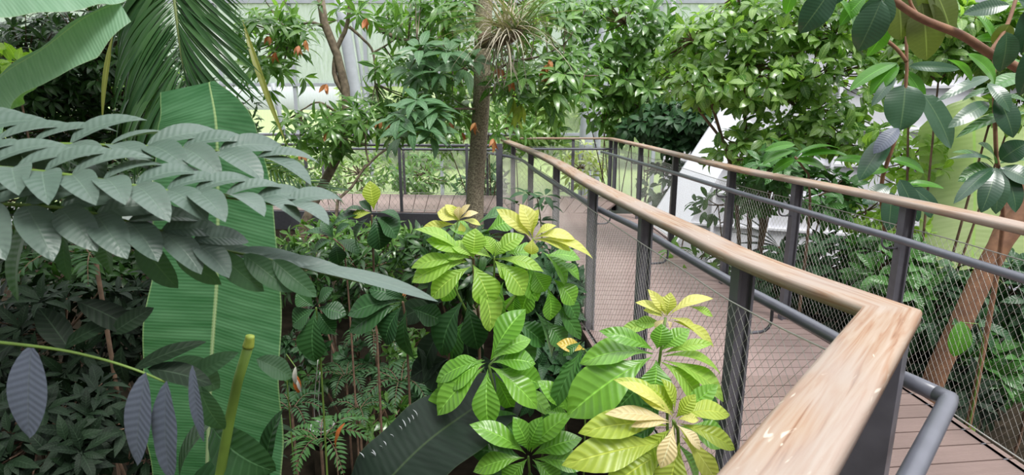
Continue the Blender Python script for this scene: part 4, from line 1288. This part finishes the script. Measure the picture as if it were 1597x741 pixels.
# ================================================================== palm frond hanging from above
def pinnate(rach, n, lfun, wd, ang=55, droop=.3, nv=(0, -.8, .6), s0=.02, s1=1.0, kind='lance', nl=10, nw=1, arch=.08, fold=.35, jit=.06, plane=None, alt=False, tipfold=0.0):
    p = smooth_path(rach, 120)
    Tg = norm(np.gradient(p, axis=0))
    B, T, W, NN = [], [], [], []
    pl = np.array(plane if plane is not None else nv, float)
    for s in np.linspace(s0, s1, n):
        i = int(s * 119)
        t = Tg[i]; nn = norm(pl - (pl * t).sum() * t); sd = np.cross(t, nn)
        for sg in (-1, 1):
            if alt and rng.uniform() < .04:
                continue
            a = math.radians(ang * (1 - .45 * s) + rng.normal(0, 3))
            l = lfun(s) * rng.uniform(.93, 1.06)
            D = t * math.cos(a) + sd * sg * math.sin(a) + np.array([0, 0, -droop]) + rng.normal(0, jit, 3)
            D = norm(D)
            B.append(p[i]); T.append(p[i] + D * l); W.append(wd * (.6 + .4 * lfun(s) / lfun(.5))); NN.append(nn + rng.normal(0, .15, 3))
    return leaves(np.array(B), np.array(T), np.array(NN), np.array(W), arch=arch, fold=fold, kind=kind, nl=nl, nw=nw)

pm = thing('palm', 'dark feathery palm frond hanging down behind the huge banana leaf', 'palm', (-6.4, 4.6, GZ))
ra = [P(262, -120, d=2.9), P(268, -40, d=2.85), P(276, 30, d=2.8), P(284, 90, d=2.8), P(294, 140, d=2.8)]
link('leaflets', *pinnate(ra, 74, lambda s: .40 + .26 * s - .1 * max(0, s - .85) * 4, .027, ang=84, droop=.80, nv=(0, -1, .2), arch=.15, fold=.5, jit=.05, nl=10), G_PALM, pm)
for row in ((378, 30, 450, 232, 10), (385, 60, 432, 190, 7), (178, 50, 160, 200, 8)):
    link('yellowed_leaflet', *pleaves([row], 2.85, -.05, kind='lance', fold=.5, arch=.06), G_PALMY, pm)
link('rachis', *stem_tube(ra, .012, .005, 24), plain_mat('yellow_green_rachis', (.26, .33, .12), .5), pm)
link('trunk', *stem_tube([ra[0], P(200, -420, d=3.4), np.array([-4.2, 4.4, 5.2]), np.array([-6.2, 4.6, 4.2]), np.array([-6.4, 4.6, GZ])], .02, .11, 30), BARK, pm)
pm2 = thing('palm', 'thin pale palm frond spreading behind the huge banana leaf edge, before the platform', 'palm', G0(380, 330, 6.0))
link('leaflets', *pinnate([P(360, 230, d=5.2), P(420, 262, d=5.1), P(480, 285, d=5.0), P(520, 298, d=5.0)], 26, lambda s: .36 * (1 - .5 * s), .016, ang=50, droop=.15, nl=6), G_FERN, pm2)
link('trunk', *stem_tube([P(360, 230, d=5.2), P(330, 300, d=5.4), G0(330, 300, 5.5)], .015, .05), BARK, pm2)

# ================================================================== pinnate fronds close to the lens side
fr = thing('pinnate_plant', 'grey-green pinnate fronds with broad overlapping leaflets crossing the huge banana leaf', 'plant', G0(-300, 500, 1.3))
def frond(rach, n, lf, wd, mat, **kw):
    link('frond', *pinnate(rach, n, lf, wd, **kw), mat, fr)
    link('rachis', *stem_tube(rach, .0045, .0018, 30), GREENSTEM, fr)
frond([P(-120, 214, d=1.12), P(0, 222, d=1.12), P(150, 226, d=1.14), P(310, 232, d=1.16), P(400, 246, d=1.18)], 10, lambda s: .17 * (1 - .25 * s), .062, G_GREYF, ang=52, droop=.10, nv=(0, -.38, .95), arch=.12, kind='elliptic', nw=2, s0=.0)
frond([P(-120, 258, d=1.0), P(0, 262, d=1.0), P(120, 275, d=1.0), P(250, 296, d=1.02), P(380, 312, d=1.04), P(440, 322, d=1.05)], 13, lambda s: .14 * (1 - .2 * s), .055, G_GREYF, ang=58, droop=-.02, nv=(0, -.30, .95), arch=.14, kind='elliptic', nw=2)
frond([P(-120, 310, d=.98), P(0, 318, d=.98), P(100, 325, d=1.0), P(200, 345, d=1.02), P(300, 375, d=1.04)], 9, lambda s: .15 * (1 - .3 * s), .06, G_GREYF, ang=55, droop=.12, nv=(0, -.5, .85), arch=.10, kind='elliptic', nw=2)
r3 = [P(-60, 352, d=1.05), P(40, 355, d=1.05), P(150, 362, d=1.06), P(260, 378, d=1.08), P(350, 391, d=1.10), P(450, 412, d=1.13), P(560, 440, d=1.17)]
link('rachis', *stem_tube(r3, .0045, .002, 30), GREENSTEM, fr)
link('leaflets', *pleaves([(40, 355, 28, 470, 62), (165, 360, 176, 430, 50), (215, 368, 278, 450, 46), (270, 378, 346, 444, 40), (335, 389, 412, 455, 38), (380, 396, 456, 456, 36), (425, 405, 494, 463, 35),
                           (100, 358, 110, 440, 34)], 1.08, .0, nv=(-.35, -.8, .35), fold=.25, arch=.06), G_GREENF, fr)
link('pale_leaflets', *pleaves([(470, 416, 684, 471, 30), (300, 385, 420, 402, 26), (350, 392, 500, 415, 30), (400, 400, 560, 432, 26)], 1.13, .04, nv=(0, -.45, .9), fold=.25, arch=.05), G_GREYF, fr)
r4 = [P(-60, 528, d=1.0), P(75, 543, d=1.0), P(150, 558, d=1.0), P(212, 577, d=1.0), P(262, 598, d=1.02)]
link('rachis', *stem_tube(r4, .0035, .002, 24), GREENSTEM, fr)
for row in ((50, 537, 46, 684, 60), (228, 580, 214, 727, 56), (260, 594, 266, 752, 56), (300, 570, 318, 690, 24)):
    link('lilac_leaflet', *pleaves([row], 1.0, .0, nv=(-.05, -1, .25), fold=.14, arch=.03), G_LILAC, fr)
link('dark_leaflets', *pleaves([(208, 577, 322, 533, 26), (95, 545, 195, 497, 34), (120, 470, 220, 520, 40), (175, 520, 240, 480, 30), (230, 575, 330, 600, 40), (190, 540, 200, 600, 26), (30, 530, -40, 600, 40), (110, 548, 60, 480, 40)],
                               1.03, .03, nv=(0, -.6, .7), fold=.25, arch=.08), G_BLACK, fr)
link('dark_leaflets', *pleaves([(270, 560, 342, 606, 50), (400, 560, 455, 590, 36), (310, 600, 350, 670, 40), (290, 600, 372, 550, 34)], 1.25, .03, nv=(0, -.6, .7)), G_GREENF, fr)
link('withered_leaflet', *pleaves([(96, 520, 114, 517, 11)], 1.1, .0), G_RUST, fr)
link('stem', *stem_tube([P(-60, 352, d=1.05), P(-300, 500, d=1.2), G0(-300, 500, 1.3)], .006, .02), GREENSTEM, fr)
link('stem', *stem_tube([P(-60, 528, d=1.0), P(-200, 600, d=1.15), G0(-280, 500, 1.3)], .005, .02), GREENSTEM, fr)

dk = thing('shade_plant', 'broad dark leaf arching before the foot of the huge banana leaf', 'plant', G0(300, 900, 1.5))
link('leaf', *pleaves([(290, 760, 425, 775, 100, .05), (330, 665, 430, 735, 70, 0)], 1.45, nv=(-.4, -.6, .7), kind='elliptic', arch=.22), G_DARK, dk)
link('leaf', *pleaves([(280, 760, 345, 640, 60, 0), (350, 760, 400, 700, 50), (420, 745, 440, 640, 40)], 1.5, nv=(-.4, -.6, .7)), G_DARK, dk)
link('stem', *stem_tube([P(290, 745, d=1.45), G0(300, 900, 1.5)], .01, .015), GREENSTEM, dk)

# ================================================================== hero rosettes
def shrub_thing(name, label, base, stems, sets):
    t = thing(name, label, 'shrub', base)
    for pts, r in stems:
        link('stem', *stem_tube(pts, r * 1.25, r * .8, 18), GREENSTEM if r < .007 else BARK, t)
    for nm, rows, dd, mt, kw in sets:
        link(nm, *pleaves(rows, dd, **kw), mt, t)
    return t
ob = dict(kind='obovate')
d = 2.45
shrub_thing('yellow_tipped_shrub', 'tallest bright shrub, lime and yellow rosettes of quilted leaves before the walkway net', G0(750, 520, 2.6), [
    ([G0(750, 520, 2.7), P(748, 560, d=2.6), P(742, 480, d=2.5), P(738, 402, d=2.45)], .008),
    ([P(745, 520, d=2.55), P(700, 420, d=2.55), P(715, 342, d=2.6)], .005),
    ([P(748, 530, d=2.6), P(810, 450, d=2.6), P(832, 372, d=2.55)], .006),
    ([P(742, 480, d=2.5), P(768, 440, d=2.45), P(771, 400, d=2.4)], .005)], [
    ('young_leaves', [(715, 344, 694, 319, 14), (716, 344, 682, 332, 28), (712, 350, 655, 360, 15), (718, 346, 722, 364, 10), (718, 344, 750, 352, 12), (717, 345, 705, 322, 16)], 2.6, G_YELLOW, dict(kind='obovate', fold=.3)),
    ('peach_leaves', [(717, 342, 733, 319, 13), (717, 342, 746, 332, 12), (716, 344, 716, 322, 12)], 2.58, G_PEACH, ob),
    ('young_leaves', [(829, 372, 774, 326, 19), (830, 370, 811, 318, 24), (831, 370, 840, 327, 20), (832, 372, 897, 374, 20), (832, 374, 925, 404, 18), (830, 372, 829, 397, 19), (828, 368, 801, 356, 14), (833, 374, 890, 392, 18), (834, 372, 868, 352, 14)], 2.5, G_YELLOW, dict(kind='obovate', fold=.3, arch=.16)),
    ('light_leaves', [(724, 400, 645, 358, 24), (726, 406, 641, 418, 22), (728, 408, 642, 440, 32), (732, 402, 664, 374, 24), (738, 402, 742, 356, 30), (737, 412, 765, 477, 40), (738, 430, 763, 517, 46), (736, 415, 672, 466, 30),
                      (770, 402, 818, 368, 26), (772, 404, 848, 424, 18), (770, 405, 797, 438, 18), (769, 400, 756, 368, 18), (771, 400, 790, 378, 18), (768, 404, 730, 392, 20), (775, 408, 818, 460, 36), (740, 404, 700, 380, 22), (735, 404, 690, 400, 20)], 2.42, G_LIGHT,
     dict(kind='obovate', arch=.15)),
    ('mature_leaves', [(845, 392, 882, 446, 38), (864, 436, 896, 475, 30), (835, 438, 814, 490, 34), (854, 448, 857, 500, 28), (868, 408, 904, 438, 24), (806, 455, 800, 490, 26), (800, 410, 838, 470, 34), (785, 440, 775, 505, 36), (840, 410, 800, 450, 34),
                       (850, 400, 905, 405, 26), (720, 420, 690, 470, 30), (760, 360, 810, 345, 34), (740, 370, 700, 355, 30), (790, 395, 840, 400, 30), (830, 420, 850, 455, 30)], 2.62, G_HERO, dict(kind='obovate', arch=.12)),
    ('deep_leaves', [(862, 466, 906, 530, 20), (830, 480, 860, 560, 30), (800, 500, 850, 540, 36), (850, 500, 880, 540, 30), (780, 500, 830, 570, 40), (745, 350, 800, 330, 30), (870, 450, 900, 500, 24), (820, 520, 790, 580, 40), (725, 500, 700, 560, 36)], 2.72, G_DEEP, ob)])
d = 2.15
shrub_thing('bright_green_shrub', 'vivid green star of quilted leaves above the black banana leaf', G0(770, 700, 2.4), [
    ([G0(790, 700, 2.4), P(785, 700, d=2.3), P(775, 630, d=2.2), P(763, 570, d=2.15)], .006),
    ([P(763, 570, d=2.15), P(790, 540, d=2.25), P(800, 510, d=2.3)], .004)], [
    ('leaves', [(758, 566, 699, 606, 42, -.02), (756, 572, 682, 648, 38, -.05), (761, 575, 762, 668, 38, -.08), (765, 572, 838, 638, 36, -.04), (768, 566, 835, 568, 38, .0), (766, 560, 820, 482, 38, .06), (765, 562, 828, 530, 36, .05), (756, 562, 680, 596, 30, .03)],
     2.12, G_HERO, dict(kind='obovate', arch=.13, nw=4)),
    ('lower_leaves', [(755, 575, 660, 656, 34), (752, 560, 682, 612, 34), (775, 575, 846, 600, 38), (790, 600, 864, 652, 28), (770, 580, 800, 640, 24), (775, 540, 790, 500, 22), (756, 568, 700, 570, 26)], 2.2, G_OLIVE if False else G_HERO, ob)])
shrub_thing('shaded_green_shrub', 'darker green glossy rosette at the bottom, between the black banana leaf and yellowish shrub', G0(825, 800, 2.2), [
    ([G0(826, 850, 2.2), P(826, 780, d=2.1), P(824, 712, d=2.05)], .006)], [
    ('leaves', [(820, 708, 732, 662, 32, -.02), (828, 706, 892, 646, 32), (830, 710, 908, 684, 32), (818, 714, 738, 736, 30), (822, 716, 790, 760, 34), (830, 716, 870, 760, 34), (824, 704, 800, 650, 28), (826, 704, 846, 650, 26), (834, 716, 920, 725, 30)], 2.02, G_HERO, dict(kind='obovate', arch=.13)),
    ('deep_leaves', [(815, 715, 730, 700, 40), (815, 720, 750, 775, 44), (830, 725, 905, 770, 44), (820, 700, 770, 640, 36), (835, 700, 880, 640, 36), (825, 730, 825, 790, 44)], 2.14, G_DEEP, ob),
    ('side_leaves', [(888, 645, 838, 594, 28), (890, 650, 850, 640, 22), (885, 655, 905, 610, 24)], 2.1, G_HERO, ob)])
shrub_thing('yellow_green_shrub', 'bright shrub with pale yellow crown leaves in front of the pink walkway boards', G0(1035, 800, 1.9), [
    ([G0(1040, 900, 1.95), P(1040, 700, d=1.85), P(1032, 620, d=1.8), P(1026, 556, d=1.78), P(1038, 495, d=1.82)], .006),
    ([P(1040, 760, d=1.8), P(1050, 700, d=1.62), P(1050, 656, d=1.6)], .005)], [
    ('crown_leaves', [(1038, 496, 991, 472, 16), (1039, 494, 1010, 451, 14), (1040, 493, 1046, 456, 19), (1042, 494, 1112, 466, 22), (1044, 496, 1088, 522, 20), (1036, 497, 1003, 484, 15), (1046, 500, 1113, 542, 18), (1040, 492, 1030, 462, 15)], 1.82, G_YELLOW, dict(kind='obovate', arch=.15)),
    ('crown_leaves', [(1030, 506, 966, 518, 19), (1075, 478, 1112, 494, 12), (1034, 505, 990, 505, 18)], 1.84, G_LIGHT, ob),
    ('peach_leaves', [(1036, 498, 1022, 514, 12), (1040, 500, 1046, 512, 10)], 1.8, G_PEACH, ob),
    ('main_leaves', [(1018, 556, 884, 650, 66, -.03), (1018, 552, 905, 568, 46, .02), (1022, 548, 934, 516, 24), (1030, 548, 1076, 514, 24), (1024, 545, 1032, 505, 30), (1023, 562, 1018, 614, 40, -.04)], 1.75, G_HERO, dict(kind='obovate', arch=.14, nw=4, und=.03)),
    ('main_leaves', [(1034, 556, 1123, 583, 30), (1034, 562, 1128, 627, 34), (1030, 564, 1088, 624, 36), (1032, 552, 1112, 536, 16)], 1.76, G_LIGHT, dict(kind='obovate', arch=.16, nw=4)),
    ('lower_leaves', [(1020, 580, 960, 640, 40), (1040, 600, 1010, 680, 44), (1060, 600, 1120, 670, 44), (1000, 640, 940, 700, 44), (1020, 660, 960, 720, 44)], 1.9, G_DEEP, ob)])
shrub_thing('golden_shrub', 'nearest golden-green shrub with peach young leaves, beside the wooden handrail', G0(1060, 850, 1.6), [
    ([G0(1070, 900, 1.6), P(1058, 760, d=1.55), P(1052, 700, d=1.52), P(1050, 656, d=1.5)], .006)], [
    ('golden_leaves', [(1046, 652, 956, 592, 28), (1052, 650, 1138, 648, 32, .02), (1050, 648, 1010, 600, 26), (1056, 660, 1146, 702, 26), (1054, 652, 1085, 615, 20), (1049, 646, 1030, 590, 22)], 1.5, G_OLIVE, dict(kind='obovate', arch=.16)),
    ('pale_leaves', [(1044, 650, 962, 596, 20, -.02), (1056, 654, 1090, 655, 14), (1058, 664, 1118, 752, 26), (1050, 650, 990, 610, 18)], 1.48, G_YELLOW, dict(kind='obovate', arch=.15)),
    ('peach_leaves', [(1046, 658, 943, 646, 22), (1046, 660, 984, 666, 18, -.02), (1050, 664, 1030, 730, 27, -.05), (1054, 662, 1092, 702, 18, -.02)], 1.46, G_PEACH, dict(kind='obovate', arch=.12)),
    ('mature_leaves', [(1040, 664, 902, 676, 42, -.02), (1040, 690, 876, 726, 50, -.05), (1044, 700, 945, 765, 52, -.05), (1060, 690, 1040, 780, 46, -.05), (1062, 680, 1110, 760, 36), (1048, 668, 1000, 730, 36)], 1.5, G_OLIVE, dict(kind='obovate', arch=.14, nw=4)),
    ('mature_leaves', [(1060, 665, 1135, 690, 38), (1060, 650, 1120, 600, 26), (1055, 690, 1085, 760, 34)], 1.6, G_HERO, ob)])
yl = thing('yellowing_sprig', 'small sprig with one orange-yellow leaf before the net', 'plant', G0(915, 640, 2.2))
link('leaf', *pleaves([(914, 546, 868, 536, 19)], 2.1, 0.0, kind='obovate'), leaf_mat('golden_leaf', (.62, .42, .05), (.7, .5, .1)), yl)
link('green_leaf', *pleaves([(908, 532, 878, 556, 12), (910, 540, 860, 640, 24), (912, 545, 880, 610, 30), (912, 545, 950, 600, 30)], 2.08, 0.0, kind='obovate'), G_DEEP, yl)
link('stem', *stem_tube([G0(915, 640, 2.2), P(914, 600, d=2.15), P(912, 545, d=2.1)], .006, .003), GREENSTEM, yl)

# darker shrub between the hanging fronds and the bright ones
shrub_thing('dark_leaved_shrub', 'dark shrub with big quilted blue-green leaves beneath the tallest bright shrub', G0(640, 640, 2.7), [
    ([G0(640, 640, 2.8), P(636, 560, d=2.7), P(628, 471, d=2.6)], .007),
    ([G0(680, 640, 2.8), P(700, 560, d=2.7), P(720, 470, d=2.65)], .007)], [
    ('leaves', [(626, 470, 542, 492, 32), (626, 474, 545, 518, 34), (628, 476, 602, 538, 38), (634, 484, 648, 562, 40), (724, 466, 690, 555, 46), (630, 468, 575, 452, 28), (630, 466, 610, 440, 26), (640, 480, 690, 500, 30), (728, 470, 745, 545, 36)], 2.55, G_DARK, dict(kind='obovate', nv=(-.1, -.7, .7), arch=.14)),
    ('leaves', [(700, 500, 660, 580, 40), (690, 470, 620, 500, 34), (720, 500, 735, 580, 40), (660, 470, 700, 440, 30), (650, 540, 700, 610, 44), (700, 560, 640, 590, 38), (740, 540, 770, 620, 44)], 2.75, G_BLACK, ob),
    ('twig', [(628, 462, 634, 452, 4), (630, 465, 645, 448, 4)], 2.5, G_RUST, {})])
shrub_thing('small_dark_shrub', 'small dark shrub with drooping quilted leaves at the edge of the huge banana leaf', G0(492, 620, 2.9), [
    ([G0(492, 620, 3.0), P(500, 560, d=2.9), P(493, 480, d=2.8)], .006)], [
    ('leaves', [(492, 482, 456, 508, 32), (492, 484, 491, 564, 42), (494, 480, 540, 492, 26), (490, 478, 462, 458, 24), (495, 478, 520, 450, 24), (494, 484, 522, 520, 26)], 2.75, G_DARK, dict(kind='obovate', nv=(-.1, -.7, .7)))])
shrub_thing('round_leaved_shrub', 'dark rosette shrub with one yellow-green upright leaf, before the platform edge', G0(580, 420, 4.0), [
    ([G0(580, 420, 4.1), P(582, 400, d=4.0), P(580, 336, d=3.9)], .009),
    ([G0(540, 420, 4.2), P(540, 420, d=4.2), P(520, 372, d=4.2)], .008)], [
    ('leaves', [(578, 336, 515, 358, 26), (578, 338, 558, 386, 32), (581, 338, 592, 390, 34), (584, 338, 618, 372, 34), (584, 334, 624, 344, 22), (574, 332, 535, 332, 20), (580, 332, 560, 314, 14)], 3.9, G_DARK, dict(kind='obovate', arch=.18, nv=(0, -.3, 1))),
    ('upright_leaf', [(583, 328, 577, 282, 22), (580, 332, 548, 338, 13)], 3.88, G_OLIVE, ob),
    ('leaves', [(520, 372, 478, 362, 18), (520, 374, 490, 395, 22), (522, 376, 528, 412, 22), (524, 374, 560, 396, 22), (520, 370, 500, 345, 16), (522, 370, 545, 350, 16)], 4.1, G_DARK, dict(kind='obovate', arch=.15, nv=(0, -.3, 1)))])
pl = thing('palmate_plant', 'dark hand-shaped leaves standing against the pink boards at the far bend', 'plant', G0(850, 420, 5.2))
link('leaves', *whorls([P(x, y, d=5.1) for x, y in ((822, 300), (848, 320), (842, 345), (806, 318), (850, 305))], np.tile([0, -.2, 1.], (5, 1)) + rng.normal(0, .3, (5, 3)), 7, .17, .05, spread=(70, 105), droop=.35, nl=4), G_DARK, pl)
link('stem', *stem_tube([G0(850, 420, 5.3), P(846, 400, d=5.2), P(838, 310, d=5.1)], .012, .005), GREENSTEM, pl)

# ================================================================== undergrowth below the rosettes
bush('undergrowth_shrub', 'leafy dark green mass under the platform, beside the leaning trunk', 'shrub', [(500, 370, 6.6, 60, 30, .5, 46), (600, 380, 6.4, 60, 36, .5, 46)], 7, .17, .045, G_BGM, kind='lance', nl=3)
bush('undergrowth_shrub', 'dark mixed undergrowth at the edge of the huge banana leaf, below the platform', 'shrub', [(480, 420, 5.4, 50, 40, .5, 40), (560, 420, 5.8, 70, 40, .5, 60)], 7, .15, .04, G_BGD, kind='lance', nl=3)
bush('undergrowth_shrub', 'shaded undergrowth in front of the steel platform beam', 'shrub', [(670, 400, 5.6, 60, 45, .5, 60), (740, 420, 5.0, 80, 60, .5, 70)], 7, .17, .05, G_BGD, kind='elliptic', nl=3)
bush('undergrowth_shrub', 'shaded undergrowth beneath the walkway, below the palmate plant', 'shrub', [(860, 450, 4.2, 60, 70, .4, 70), (840, 560, 3.6, 70, 60, .4, 60)], 6, .17, .055, G_DARK, kind='elliptic', nl=3)
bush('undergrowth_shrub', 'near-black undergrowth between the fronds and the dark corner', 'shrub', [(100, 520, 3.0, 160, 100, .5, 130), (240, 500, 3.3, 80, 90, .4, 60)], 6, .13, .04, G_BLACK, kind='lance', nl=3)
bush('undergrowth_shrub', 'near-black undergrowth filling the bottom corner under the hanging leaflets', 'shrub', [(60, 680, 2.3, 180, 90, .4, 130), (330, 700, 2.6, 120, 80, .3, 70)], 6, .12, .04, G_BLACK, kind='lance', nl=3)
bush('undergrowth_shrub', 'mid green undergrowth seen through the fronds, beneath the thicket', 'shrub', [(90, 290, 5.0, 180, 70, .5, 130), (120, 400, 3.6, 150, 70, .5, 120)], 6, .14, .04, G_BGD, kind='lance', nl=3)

def fern(px, py, d, n, l, label, mat, elev=.5):
    c = P(px, py, d=d)
    t = thing('fern', label, 'fern', G0(px, py, d))
    trip, rib = [], []
    for k in range(n):
        az = k / n * 6.28 + rng.uniform(-.2, .2)
        D = np.array([math.cos(az), math.sin(az), 0]); ll = l * rng.uniform(.8, 1.15)
        ra = [c, c + D * ll * .35 + [0, 0, ll * elev * .5], c + D * ll * .75 + [0, 0, ll * elev * .35], c + D * ll + [0, 0, -ll * .1]]
        trip.append(pinnate(ra, 14, lambda s: .26 * l * math.sin(math.pi * min(1, .15 + .85 * s) ** .9) + .01, .045 * l + .008, ang=70, droop=.05, nv=(0, 0, 1), nl=3, s0=.12))
        rib.append(stem_tube(ra, .004, .0015, 10, 4))
    link('fronds', *cat(trip), mat, t)
    link('stalks', *cat(rib + [stem_tube([G0(px, py, d), (c + G0(px, py, d)) / 2, c], .012, .01, 6)]), BARK, t)
fern(585, 525, 5.2, 8, .40, 'fern on the shaded ground under the dark blue-green shrub', G_FERN)
fern(540, 590, 5.0, 8, .38, 'fern beyond the black pot, on the dark soil', G_FERN)
fern(625, 600, 4.6, 8, .42, 'fern beside the tip edge of the black banana leaf', G_FERN)
fern(500, 690, 3.4, 7, .34, 'fern with round leaflets at the bottom, below the orange leaf', G_DEEP)
fern(455, 640, 4.2, 6, .30, 'fern half hidden by the edge of the huge banana leaf', G_DARK)
fern(560, 640, 4.2, 6, .26, 'small fern right behind the fallen orange leaf', G_FERN)
fern(150, 410, 2.6, 7, .34, 'fern glimpsed between the hanging green leaflets', G_FERN)
for k, (px, py, dd) in enumerate(((520, 470, 5.8), (600, 480, 5.6), (560, 560, 5.4), (640, 540, 5.2), (490, 590, 5.2), (660, 600, 4.9), (600, 640, 4.4), (480, 530, 5.4))):
    bush('ground_plant', ['low leafy plant on the soil nearest the platform beam', 'low leafy plant on the soil under the dark quilted leaves', 'low leafy plant between the two ferns on the soil', 'low leafy plant behind the bright green star shrub',
                          'low leafy plant by the orange and white tag', 'low leafy plant at the rim of the black banana leaf', 'low leafy plant behind the orange fallen leaf', 'low leafy plant beside the small dark shrub'][k],
         'plant', [(px, py, dd, 42, 26, .3, 26)], 6, .12, .045, [G_BGD, G_BGM, G_DARK, G_BGM, G_BGD, G_DARK, G_BGM, G_DARK][k], kind='elliptic', nl=3)

# orange leaf, pot, tag
ol = thing('orange_leaf', 'single orange leaf standing up beside the black banana leaf', 'leaf', G0(527, 690, 2.6))
link('leaf', *pleaves([(524, 700, 538, 660, 18)], 2.5, .02, kind='elliptic'), G_ORANGE, ol)
link('stem', *stem_tube([G0(527, 690, 2.6), P(524, 700, d=2.5)], .003, .002), BARK, ol)
c = P(503, 672, d=4.8)
def lathe(c, prof, n=24):
    V, U = [], []
    for r, z in prof:
        for k in range(n):
            a = k / n * 2 * math.pi
            V.append((c[0] + r * math.cos(a), c[1] + r * math.sin(a), c[2] + z)); U.append((k / n, z))
    i, j = np.meshgrid(np.arange(len(prof) - 1), np.arange(n), indexing='ij')
    a = (i * n + j).ravel(); b = (i * n + (j + 1) % n).ravel()
    return np.array(V), np.stack([a, b, b + n, a + n], 1), np.array(U)
pot = thing('plant_pot', 'small black plastic pot with white rim ring on the soil', 'pot', (c[0], c[1], GZ))
gz = np.array([c[0], c[1], c[2] - .16])
link('pot_body', *lathe(gz, [(.0, 0), (.08, 0), (.11, .19), (.115, .19), (.115, .21), (.10, .21), (.095, .14), (0, .14)]), plain_mat('black_plastic', (.012, .012, .014), .3), pot)
link('rim_ring', *lathe(gz + [0, 0, .205], [(.098, 0), (.112, 0), (.112, .012), (.098, .012), (.098, 0)]), plain_mat('white_plastic', (.6, .6, .6), .4), pot)
link('pot_stand', *lathe(np.array([c[0], c[1], GZ]), [(.0, 0), (.10, 0), (.09, max(.02, gz[2] - GZ)), (0, max(.02, gz[2] - GZ))]), SOIL, pot)
link('support_wires', *tubes(np.array([smooth_path([gz + [-.05, 0, .15], gz + [-.06, 0, .4], P(496, 560, d=4.85)], 10), smooth_path([gz + [.05, 0, .15], gz + [-.02, 0, .35], P(499, 580, d=4.85)], 10)]), .004, 5, ref=(.2, .3, .1)), WIRE, pot)
tg = thing('heliconia_flower', 'hanging red and white flower bract at the edge of the huge banana leaf', 'flower', G0(462, 570, 3.2))
link('bract', *pleaves([(462, 585, 466, 613, 12)], 3.1, 0, kind='elliptic'), G_ORANGE, tg)
link('white_bract', *pleaves([(461, 572, 461, 600, 8), (462, 590, 470, 612, 5)], 3.08, 0, kind='elliptic'), plain_mat('white_petal', (.7, .66, .6), .5), tg)
link('stem', *stem_tube([G0(450, 640, 3.3), P(448, 600, d=3.2), P(455, 560, d=3.15), P(462, 574, d=3.1)], .006, .003), GREENSTEM, tg)

# ================================================================== added tree canopy, mostly out of view, to shade the planting
def canopy(label, boxes, root, n):
    C = []
    for x0, x1, y0, y1, z0, z1, k in boxes:
        C.append(np.stack([rng.uniform(x0, x1, k), rng.uniform(y0, y1, k), rng.uniform(z0, z1, k)], 1))
    C = np.concatenate(C)
    t = thing('added_shade_tree', label, 'tree', root)
    link('foliage', *whorls(C, np.tile([0, 0, 1.], (len(C), 1)) + rng.normal(0, .3, (len(C), 3)), 7, .30, .10, spread=(60, 100), nl=3, kind='elliptic'), G_BGM, t)
    tr_ = [root, root + [.1, 0, 2.5], root + [.3, .3, 5.2]]
    link('trunk', *stem_tube(tr_, .14, .08, 16, 12), BARK, t)
    link('branches', *twigs(C, smooth_path(tr_, 10)[6:], r=.012, every=5), BARK, t)
canopy('tall shade tree arching above the fronds and the huge banana leaf', [(-7, -.9, -2, 3.2, 3.4, 4.4, 620), (-7, -1.6, 3.2, 6.0, 4.2, 5.2, 330)], np.array([-5.2, -.8, GZ]), 7)
